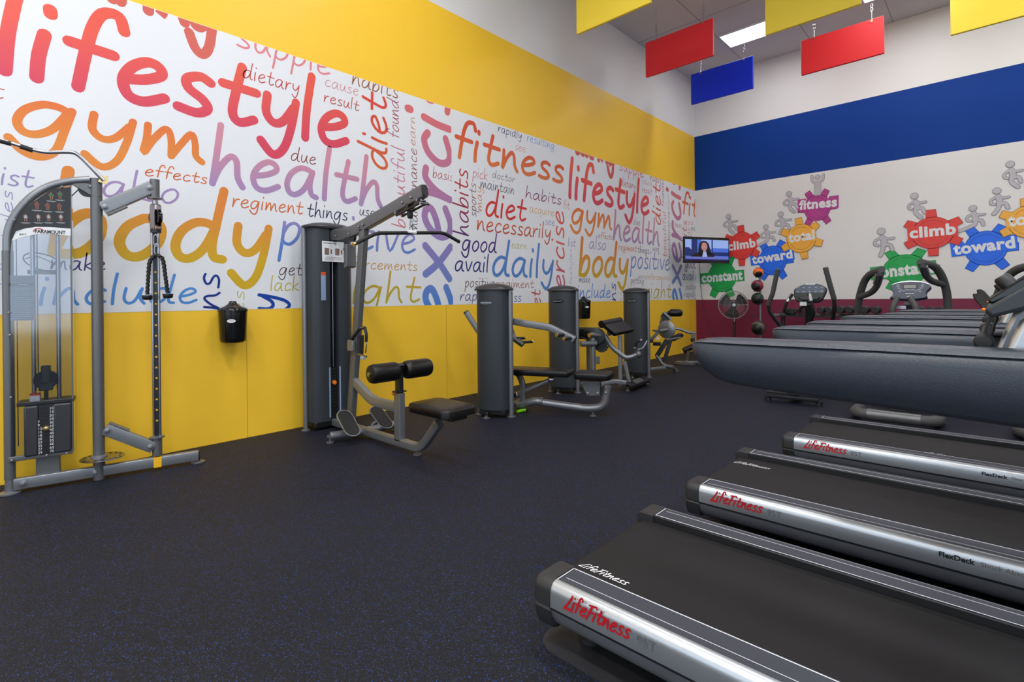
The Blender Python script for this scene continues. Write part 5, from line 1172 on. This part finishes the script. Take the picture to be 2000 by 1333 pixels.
a.rings([[(c.x+x*s, y, .08+(z-.08)*s2) for x, z in prof] for y, s, s2 in ((8.15, .7, .55), (8.3, .95, .9), (8.55, 1.0, 1.0), (8.85, .9, .9), (8.98, .7, .6))]); a.build('flywheel_shroud', M['shroud'], r, smooth=35)
for s in (-1, 1):
    a = MB(); a.rtube([(c.x+s*.17, 7.0, .16), (c.x+s*.17, 8.25, .22)], .07, .06, 0); a.build('rail', M['silver_dk'], r)
    a = MB(); a.box((c.x+s*.17, 7.5, .28), (.16, .40, .05)); a.tube([(c.x+s*.17, 7.68, .27), (c.x+s*.24, 7.82, .35), W_(1535 if s < 0 else 1624, 660, 7.9)], .028, .06, 12); a.build('pedal', M['black'], r, bevel=.01)
a = MB(); A_, B_ = V(on_z(1500, 772, .07)), V(on_z(1600, 782, .07)); a.rtube([A_, B_], .08, .05, 0, .4); a.rtube([A_+V((0, -.04, .05)), B_+V((0, -.04, .05))], .05, .025, 0, .4); a.build('rear_foot_bar', M['black'], r)
a = MB(); m_ = (A_+B_)/2; a.box((m_.x+.05, m_.y-.01, .135), (.09, .05, .02)); a.build('badge_plate', M['chrome'], r, bevel=.004)
for p in (A_, B_):
    a = MB(); a.cyl((p.x, p.y, .001), (p.x, p.y, .06), .035); a.build('rubber_foot', M['rubber'], r)
a = MB(); a.rtube([(m_.x, m_.y, .08), (m_.x, 8.4, .10)], .12, .06, 0); a.build('base_beam', M['black'], r)

def stepper(label, dx):
    r = thing('stair_stepper', label, 'stepper', (dx, 0, 0))
    Q = lambda x, y, Y: W_(x, y, Y)
    for main, inner, grip in (([(1673, 640, 7.75), (1675, 606, 7.6), (1679, 576, 7.5), (1689, 547, 7.4), (1700, 535, 7.3), (1722, 527, 7.1)], [(1721, 529, 7.1), (1715, 556, 7.15), (1703, 572, 7.3), (1680, 580, 7.48)], ((1716.5, 537, 7.08), (1712, 555, 7.13))),
                              ([(1853, 640, 7.75), (1852, 606, 7.65), (1850, 575, 7.6), (1842, 543, 7.5), (1826, 519, 7.35), (1798, 513, 7.1)], [(1799, 513, 7.1), (1806, 536, 7.15), (1818, 549, 7.3), (1845, 557, 7.55)], ((1804, 521, 7.08), (1809, 537, 7.13)))):
        P_ = [Q(*p) for p in main]; a = MB(); a.tube(P_[:3], .034, .1, 14); a.build('rail_post', M['silver_dk'], r)
        a = MB(); a.tube(P_[1:], .040, .10, 14); a.build('looped_handrail', M['foam'], r)
        a = MB(); a.tube([Q(*p) for p in inner], .034, .10, 14); a.build('inner_grip', M['foam'], r)
        a = MB(); a.tube([Q(*p) for p in grip], .0365, 0, 14); a.build('pulse_grip', M['chrome'], r)
        a = MB(); p = P_[0]; a.rtube([(p.x, p.y, p.z), (p.x, 7.9, .4), (p.x*.6-.30, 7.9, .10)], .06, .06, .1); a.build('frame_leg', M['silver_dk'], r)
    Yc = 7.75; c = Q(1777, 567, Yc); k = (Q(1817, 567, Yc).x-Q(1737, 567, Yc).x)/80
    cp = [(-40, 10), (-36, 14), (-20, 19), (0, 21), (22, 19), (37, 13), (41, 9), (38, 4), (33, -2), (31, -10), (34, -16), (30, -20), (12, -23), (-14, -23), (-32, -21), (-40, -19), (-34, -13), (-33, -3), (-38, 5)]
    co, ay, n_ = console_panel(r, c, [(x*k, z*k) for x, z in cp], .08, M['shroud_blue'], tilt=.35, bevel=.006)
    a = MB(); arc = [(-36, 14.5), (-20, 19.5), (0, 21.5), (22, 19.5), (37, 13.5), (37, 15), (22, 22.5), (0, 25), (-20, 22.5), (-36, 16)]
    a.prism([(x*k, z*k) for x, z in arc], c-n_*.004, (1, 0, 0), ay, n_*.05); a.build('console_brow', M['alu'], co)
    a = MB(); a.prism(rrect(12*k, 4*k, .004, 2), c-n_*.003+ay*(9*k), (1, 0, 0), ay, n_*.003); a.build('display', M['lcd'], co)
    a = MB(); a.prism(rrect(15*k, 6.5*k, .008, 2), c-n_*.0015+ay*(9*k), (1, 0, 0), ay, n_*.002); a.build('display_frame', M['black'], co)
    a = MB()
    for i, (x, z) in enumerate([(-24, 10), (-22, 5), (-24, 14), (24, 10), (22, 5), (25, 14), (-18, 0), (-12, -2), (12, -2), (18, 1), (0, 0), (-20, -4), (20, -4), (6, 1), (-6, 1)]):
        a.prism(rrect(3*k, 1.3*k, .002, 2), c-n_*.003+V((x*k, 0, 0))+ay*(z*k), (1, 0, 0), ay, n_*.003)
    a.build('keypad', M['key'], co)
    a = MB()
    for x in (-6, 0, 6): a.prism(rrect(2.6*k, .7*k, .002, 2), c-n_*.003+V((x*k, 0, 0))+ay*(-9*k), (1, 0, 0), ay, n_*.003)
    a.prism([(5*k*math.cos(t), 1.6*k*math.sin(t)) for t in [2*math.pi*i/20 for i in range(20)]], c-n_*.006+ay*(-17*k), (1, 0, 0), ay, n_*.005); a.build('oval_badge', M['white'], co)
    a = MB(); a.rtube([(c.x, 7.84, c.z-.16), (c.x, 8.0, .7), (c.x, 8.1, .12)], .14, .12, .15, .4); a.build('mast', M['shroud_dk'], r)
    a = MB(); a.box(Q(1757, 601, 7.72), (.13, .03, .04)); a.build('bracket_plate', M['alu'], r, bevel=.004)
    for x0, x1 in ((1752, 1742), (1778, 1790)):
        a = MB(); a.tube([Q(x0, 583, 7.68), Q(x1, 604, 7.5), Q(x1, 625, 7.55)], .032, .06, 12); a.build('front_grip', M['foam'], r)
    xc = c.x
    a = MB(); prof = [(-.3, .1), (-.3, .5), (-.2, .75), (.2, .75), (.3, .5), (.3, .1)]
    a.rings([[(xc+x*s, y, z) for x, z in prof] for y, s in ((7.75, .8), (7.9, 1), (8.3, 1), (8.45, .8))]); a.build('drive_shroud', M['shroud'], r, smooth=35)
    for s in (-1, 1):
        a = MB(); a.rtube([(xc+s*.15, 6.95, .22), (xc+s*.15, 7.8, .35)], .05, .05, 0); a.box((xc+s*.15, 7.0, .25), (.2, .36, .04)); a.build('step_pedal', M['black'], r, bevel=.008)
    # U-shaped rear foot
    fx0, fx1 = xc-.335, xc+.335; yf = 6.32
    a = MB(); a.tube([(fx0, yf+.34, .075), (fx0, yf, .075), (fx1, yf, .075), (fx1, yf+.34, .075)], .052, .12, 16); a.build('rear_foot', M['foam'], r)
    a = MB(); a.cyl((fx0+.12, yf, .075), (fx1-.12, yf, .075), .056, seg=18); a.build('foot_roller', M['silver_dk'], r)
    for i in range(4):
        a = MB(); a.cyl((fx0+.14+i*.13, yf+.07, .06), (fx0+.14+i*.13, yf+.28, .06), .010); a.build('foot_rib', M['chrome'], r)
    a = MB(); a.box((xc, yf+.30, .055), (.70, .05, .05)); a.rtube([(xc, yf+.3, .06), (xc, 8.3, .08)], .14, .06, 0); a.build('base_beam', M['black'], r)
    for x in (fx0, fx1):
        a = MB(); a.cyl((x, yf+.25, .001), (x, yf+.25, .05), .04); a.build('rubber_foot', M['rubber'], r)
M['shroud_blue'] = mat('blue_grey_plastic', rgb(74, 80, 98), .4); M['lcd'] = mat('lcd_window', rgb(150, 148, 140), .3); M['key'] = mat('pale_keys', rgb(150, 158, 176), .4)
stepper('grey stepper with looped handrails and blue grey console, in front of the big green gear', 0)
stepper('second grey stepper cut off by the right edge, only its left rail loop in view', 1.23)

# ================================================================== along the end wall
# television on a corner arm
tl_, tr_ = on_x(0, 0, 1), None
def at(px, py, d): return EYE+ray(px, py)*d
dA, dB = 10.98, 11.42
A_ = at(1337, 517, dA); B_ = at(1425, 512, dB); C_ = at(1337, 465, dA)
ax = V((B_[0]-A_[0], B_[1]-A_[1], 0)); wT = ax.length; ax = ax.normalized(); nT = ax.cross(V((0, 0, 1)))
if nT.y > 0: nT = -nT
hT = (C_-A_)[2]; ang = math.atan2(ax.y, ax.x)
zb = (A_[2]+B_[2])/2
r = thing('television', 'flat black television with a newsreader on screen, mounted in the far corner', 'television', (A_[0], A_[1], zb), ang)
a = MB(); a.box((wT/2, .03, hT/2), (wT, .05, hT)); a.build('casing', M['black_gloss'], r, bevel=.006)
a = MB(); a.box((wT/2, .07, hT*.45), (wT*.6, .05, hT*.6)); a.build('back_cover', M['black'], r, bevel=.015)
E_ = lambda n, c, s=1.0: emat(n, c, s)
S = MB(); bw, bt, bb = .022*wT, .10*hT, .115*hT; sw, sh = wT-2*bw, hT-bt-bb
def scr(name, m_, polys, lay):
    a = MB()
    for p in polys: a.prism([(bw+x*sw, bb+z*sh) for x, z in p], (0, .0045-.0006*lay, 0), (1, 0, 0), (0, 0, 1), (0, -.0004, 0))
    return a.build(name, m_, scr_o, smooth=0)
a = MB(); a.box((wT/2, .0048, bb+sh/2), (sw, .001, sh)); scr_o = a.build('screen', E_('screen_blue', rgb(70, 110, 214), .9), r)
rc = lambda x0, x1, z0, z1: [(x0, z0), (x1, z0), (x1, z1), (x0, z1)]
scr('picture_sky', E_('screen_pale', rgb(150, 176, 236), .9), [rc(0, .14, .45, 1), rc(.37, .6, .55, 1), rc(.63, 1, .6, 1)], 1)
navy = E_('screen_navy', rgb(26, 44, 110), .8)
for p_ in (rc(.14, .27, 0, 1), rc(.6, .63, .3, 1), rc(.63, 1, .22, .4), [(0, .2), (.14, .2), (.14, .5), (.07, .62), (0, .6)]): scr('picture_skyline', navy, [p_], 2)
scr('picture_hair', E_('screen_dark', rgb(22, 18, 26), .8), [[(.29, .28), (.30, .62), (.33, .85), (.40, .95), (.47, .93), (.53, .82), (.57, .55), (.60, .3), (.5, .2), (.35, .2)], [(.12, .18), (.2, .32), (.36, .42), (.56, .42), (.66, .3), (.66, .16), (.12, .16)]], 3)
scr('picture_face', E_('screen_skin', rgb(196, 140, 140), .8), [[(.43+.07*math.cos(t), .66+.2*math.sin(t)) for t in [2*math.pi*i/20 for i in range(20)]], rc(.41, .46, .4, .52)], 4)
scr('picture_blouse', E_('screen_white', rgb(170, 190, 240), .8), [[(.38, .16), (.41, .44), (.44, .38), (.47, .44), (.5, .16)]], 5)
scr('picture_features', E_('screen_brown', rgb(90, 40, 50), .8), [rc(.385, .415, .69, .705), rc(.445, .475, .69, .705), rc(.405, .455, .55, .57), [(.36, .62), (.36, .85), (.42, .87), (.38, .8)]], 5)
scr('picture_banner', E_('screen_band', rgb(110, 120, 200), .8), [rc(0, 1, .02, .16)], 6)
scr('picture_ticker', E_('screen_ticker', rgb(30, 30, 120), .8), [rc(0, 1, 0, .05)], 7)
a = MB(); wp = V((-4.62, YW-.012, 0))-V((A_[0], A_[1], 0)); wl = (wp.x*math.cos(ang)+wp.y*math.sin(ang), -wp.x*math.sin(ang)+wp.y*math.cos(ang))
a.rtube([(wT*.5, .09, hT*.5), (wT*.5, .30, hT*.5), (wl[0], wl[1], hT*.5)], .05, .05, .05); a.build('wall_arm', M['black'], r)
a = MB(); a.box((wl[0], wl[1], hT*.5), (.16, .022, .24), Matrix.Rotation(-ang, 3, 'Z')); a.build('wall_plate', M['black'], r)
ct = thing('television_cable', 'thin dark cable hanging down the end wall below the television', 'cable')
pts = [on_y(x, y, YW-.03) for x, y in ((1366, 514), (1367, 530), (1369, 565), (1374, 600), (1382, 628), (1391, 650), (1397, 665))]
a = MB(); a.tube([V(p) for p in crom([tuple(p) for p in pts], 5)], .006, 0, 8); a.build('cable', M['black'], ct)
# standing fan
Yf_ = 11.05; hub = W_(1432, 596, Yf_); 
R_ = abs(W_(1432, 569, Yf_).z-W_(1432, 623, Yf_).z)/2
r = thing('pedestal_fan', 'round wire caged pedestal fan with dark blades by the maroon wall', 'fan', (hub.x, hub.y, 0))
z0 = hub.z; wire = mat('fan_wire', rgb(150, 150, 150), .4, .6)
fd = V((.45, -.9, 0)).normalized(); fx = V((.9, .45, 0)); fz = V((0, 0, 1)); c0 = V((0, 0, z0))
ringp = lambda R, off, n=40: [c0+fd*off+(fx*math.cos(t)+fz*math.sin(t))*R for t in [2*math.pi*i/n for i in range(n)]]
a = MB()
for R, off, w_ in ((R_, 0, .008), (R_*.98, .05, .0035), (R_*.98, -.05, .0035), (R_*.62, .085, .0018)): a.tube(ringp(R, off), w_, 0, 6, closed=True, up=fd)
a.build('cage_ring', wire, r)
a = MB()
for i in range(36):
    t = 2*math.pi*i/36; d = fx*math.cos(t)+fz*math.sin(t); a.tube([c0+fd*.10+d*.05, c0+fd*.085+d*R_*.62, c0+fd*.05+d*R_*.98, c0+d*R_], .0016 if i % 9 else .0045, .02, 5)
    a.tube([c0-fd*.11+d*.05, c0-fd*.05+d*R_*.98, c0+d*R_], .0015, .02, 5)
a.build('cage_wires', wire, r)
for i, t0 in enumerate((35, 150, 265)):
    a = MB(); P_ = []
    for rr_, w0, w1 in ((.05, -25, 25), (.10, -34, 30), (.18, -38, 34), (.25, -36, 32), (.285, -28, 24)):
        row = [c0+(fx*math.cos(math.radians(t0+g))+fz*math.sin(math.radians(t0+g)))*rr_*(R_/.31)+fd*(.035*(g/30)) for g in (w0, (w0+w1)/2, w1)]; P_ += row
    fs = [(j*3+k_, j*3+k_+1, j*3+k_+4, j*3+k_+3) for j in range(4) for k_ in range(2)]
    n_ = len(P_); a.add(P_+[p-fd*.006 for p in P_], fs+[tuple(x+n_ for x in reversed(f)) for f in fs]); a.build('blade', M['rubber'], r, smooth=60)
a = MB(); a.lathe([(.05, -.12), (.07, -.10), (.07, .05), (.045, .08), (.03, .12), (.001, .125)], c0, fd, 24); a.build('motor', M['black'], r)
a = MB(); a.lathe([(.035, .12), (.035, .128), (.001, .130)], c0, fd, 20); a.build('hub_badge', M['alu'], r)
a = MB(); a.cyl((0, .06, z0-R_-.08), (0, .06, z0), .014); a.build('inner_tube', M['chrome'], r)
a = MB(); a.cyl((0, .06, .03), (0, .06, z0-R_-.06), .024); a.build('pole', M['black'], r)
a = MB(); a.lathe([(.26, .001), (.26, .02), (.20, .045), (.05, .06), (.03, .09)], (0, .06, 0), (0, 0, 1), 36); a.build('base', M['black'], r)
# medicine ball rack and balls
Yk = 11.45; pb = W_(1485, 660, Yk); ptop = W_(1486, 535, Yk)
r = thing('ball_rack', 'slim silver ball rack pole by the maroon wall, holding four medicine balls', 'rack', (pb.x, Yk, 0))
a = MB(); a.cyl((0, .02, .03), (0, .02, ptop.z+.04), .022); a.build('pole', M['silver'], r)
a = MB(); a.rtube([(-.12, -.02, .03), (.26, -.02, .03)], .06, .04, 0); a.rtube([(0, -.3, .03), (0, .2, .03)], .06, .04, 0); a.build('base', M['silver_dk'], r)
balls = [((1481, 532.5), 9.6, 'orange', 'orange and black medicine ball, topmost on the rack'), ((1479, 558.5), 11.3, 'maroonb', 'dark red medicine ball, second from the top of the rack'), ((1479.5, 583.5), 11.5, 'greenb', 'dark green medicine ball, third from the top of the rack'), ((1481, 640.5), 13.4, 'greyb', 'large grey and black medicine ball, lowest on the rack')]
BC = dict(orange=mat('orange_ball', rgb(240, 110, 30), .45), maroonb=mat('dark_red_ball', rgb(140, 40, 56), .4), greenb=mat('dark_green_ball', rgb(30, 52, 42), .45), greyb=mat('grey_ball', rgb(92, 88, 76), .5))
blk = M['black']
for (px, pr_, cm, lb) in balls:
    yb_ = 11.30; bc_ = W_(*px, yb_); R_b = W_(px[0], px[1]-pr_, yb_).z-bc_.z
    zz = bc_.z-R_b
    a = MB(); n_ = 20
    a.tube([(0, .0, zz+.01-.0), (bc_.x-pb.x, yb_-Yk, zz-.008)], .008, 0, 8)
    a.tube([V((bc_.x-pb.x+.06*math.cos(t), yb_-Yk+.06*math.sin(t), zz+.005)) for t in [2*math.pi*i/20 for i in range(20)]], .007, 0, 6, closed=True); a.build('cradle', M['black'], r)
    b0 = thing('medicine_ball', lb, 'ball', tuple(bc_), group='medicine balls on the rack')
    a = MB(); a.sphere((0, 0, 0), R_b, 28, 18); a.build('ball', BC[cm], b0)
    for dx_ in ((.35, -.75, -.55), (.1, .2, .97), (-.75, -.2, -.6)) if cm == 'orange' else ((-.05, -.95, -.25), (.2, .3, .9)):
        d_ = V(dx_).normalized(); a = MB(); pr = [(R_b*1.006*math.sin(t), R_b*1.006*math.cos(t)) for t in [math.radians(x) for x in (.01, 12, 24, 36, 44 if cm != 'greyb' else 50)]]
        a.lathe(pr, (0, 0, 0), d_, 26); a.build('panel', blk, b0, smooth=60)
a = MB(); zr = W_(1475, 617, Yk).z; a.tube([(0, .0, zr), (-.16, -.1, zr)], .008, 0, 8); a.build('empty_arm', M['black'], r)
# dumbbell rack and dumbbells
Yd = 11.35; x0_, x1_ = W_(1521, 612, Yd).x, .9; zd = W_(1530, 613, Yd).z
r = thing('dumbbell_rack', 'long black two-tier dumbbell rack against the maroon wall', 'rack', (x0_, Yd, 0)); Ld = x1_-x0_
for z in (zd-.03, zd-.42):
    a = MB(); a.prism([(-.16, -.03), (-.16, .01), (.16, .05), (.16, .01)], (0, 0, z), (0, 1, 0), (0, 0, 1), (Ld, 0, 0)); a.build('shelf', M['black'], r, bevel=.004)
for x in (.045, Ld/2, Ld-.12):
    a = MB(); a.rtube([(x, -.2, .03), (x, .25, .03)], .07, .05, 0); a.rtube([(x, .1, .03), (x, .12, zd+.02)], .06, .07, 0, up=(1, 0, 0)); a.build('upright', M['black'], r)
a = MB(); a.prism(rrect(.06, .02, .008), (.0, -.17, zd-.015), (1, 0, 0), (0, 0, 1), (0, .01, 0)); a.build('end_plate', M['silver'], r)
hexm = mat('dumbbell_iron', rgb(30, 31, 33), .4)
def dumbbell(x, z, s, label, m_=None, ln=.20):
    d = thing('dumbbell', label, 'dumbbell', (x, Yd-.02, z+s), math.radians(90), 'dumbbells on the rack')
    for sg in (-1, 1):
        a = MB(); a.lathe([(.001, .05), (s*.82, .05), (s, .065), (s, ln*.5-.012+.03), (s*.82, ln*.5+.03), (.001, ln*.5+.03)], (0, 0, 0), (sg, 0, 0), 16); a.build('head', m_ or hexm, d)
    a = MB(); a.cyl((-.06, 0, 0), (.06, 0, 0), .016); a.build('handle', M['chrome'], d)
xs = [(1536, .045), (1549, .045), (1561, .05), (1574, .05), (1606, .062), (1622, .062), (1644, .07), (1661, .07), (1690, .07), (1712, .07)]
nm = ['by the left end of the rack', 'second from the left end of the rack', 'third from the left end', 'fourth from the left end', 'just right of the elliptical console', 'second to the right of the elliptical console', 'left of the last one before the stepper', 'last one before the stepper rail', 'behind the stepper rail', 'just right of the stepper rail']
tops = lambda x: zd+.021
for (px, s), t_ in zip(xs, nm):
    dumbbell(W_(px, 608, Yd).x, tops(0), s, 'black dumbbell on the upper tier, '+t_, None if px != 1561 else mat('red_dumbbell', rgb(120, 24, 34), .4))
for i, px in enumerate((1536, 1550)):
    dumbbell(W_(px, 630, Yd).x, zd-.42+.058, .06, 'black dumbbell on the lower tier, %s' % ('at the left end' if i == 0 else 'next to the left end one'))
for i, px in enumerate((1799, 1819, 1839)):
    dumbbell(W_(px, 610, Yd).x, tops(0), .066, 'large black dumbbell on the upper tier right of the stepper console, %s' % ['nearest to it', 'middle of three', 'beside the rail'][i])
# padded backrest of an incline bench
Yi = 10.6
r = thing('incline_bench', 'black padded incline bench back standing behind the treadmill console', 'bench', (0, 0, 0))
p0, p1 = W_(1905, 568, Yi), W_(1938, 606, Yi-.1); d = (p1-p0).normalized()
a = MB(); nn = V((d.z, 0, -d.x)); p2 = p1+d*.45
a.prism([(0, -.04), (.02, -.07), (.07, -.085), ((p2-p0).length, -.09), ((p2-p0).length, .09), (.10, .085), (.05, .07), (.02, .045), (.05, .02), (.04, -.005), (.0, -.01)], p0, d, nn, (0, .10, 0)); a.build('backrest', M['vinyl'], r, bevel=.015)
bm_ = p0+d*.55
a = MB(); a.rtube([bm_+V((0, .11, 0)), (bm_.x+.1, Yi+.05, .4), (bm_.x+.1, Yi+.05, .03)], .06, .06, .08, up=(0, 1, 0)); a.rtube([(bm_.x-.3, Yi+.05, .03), (bm_.x+.5, Yi+.05, .03)], .07, .05, 0); a.build('frame', M['silver_dk'], r)
a = MB(); a.box((bm_.x+.45, Yi, .45), (.4, .28, .07)); a.rtube([(bm_.x+.45, Yi, .42), (bm_.x+.45, Yi+.05, .03)], .06, .06, 0, up=(1, 0, 0)); a.build('seat', M['vinyl'], r, bevel=.02)
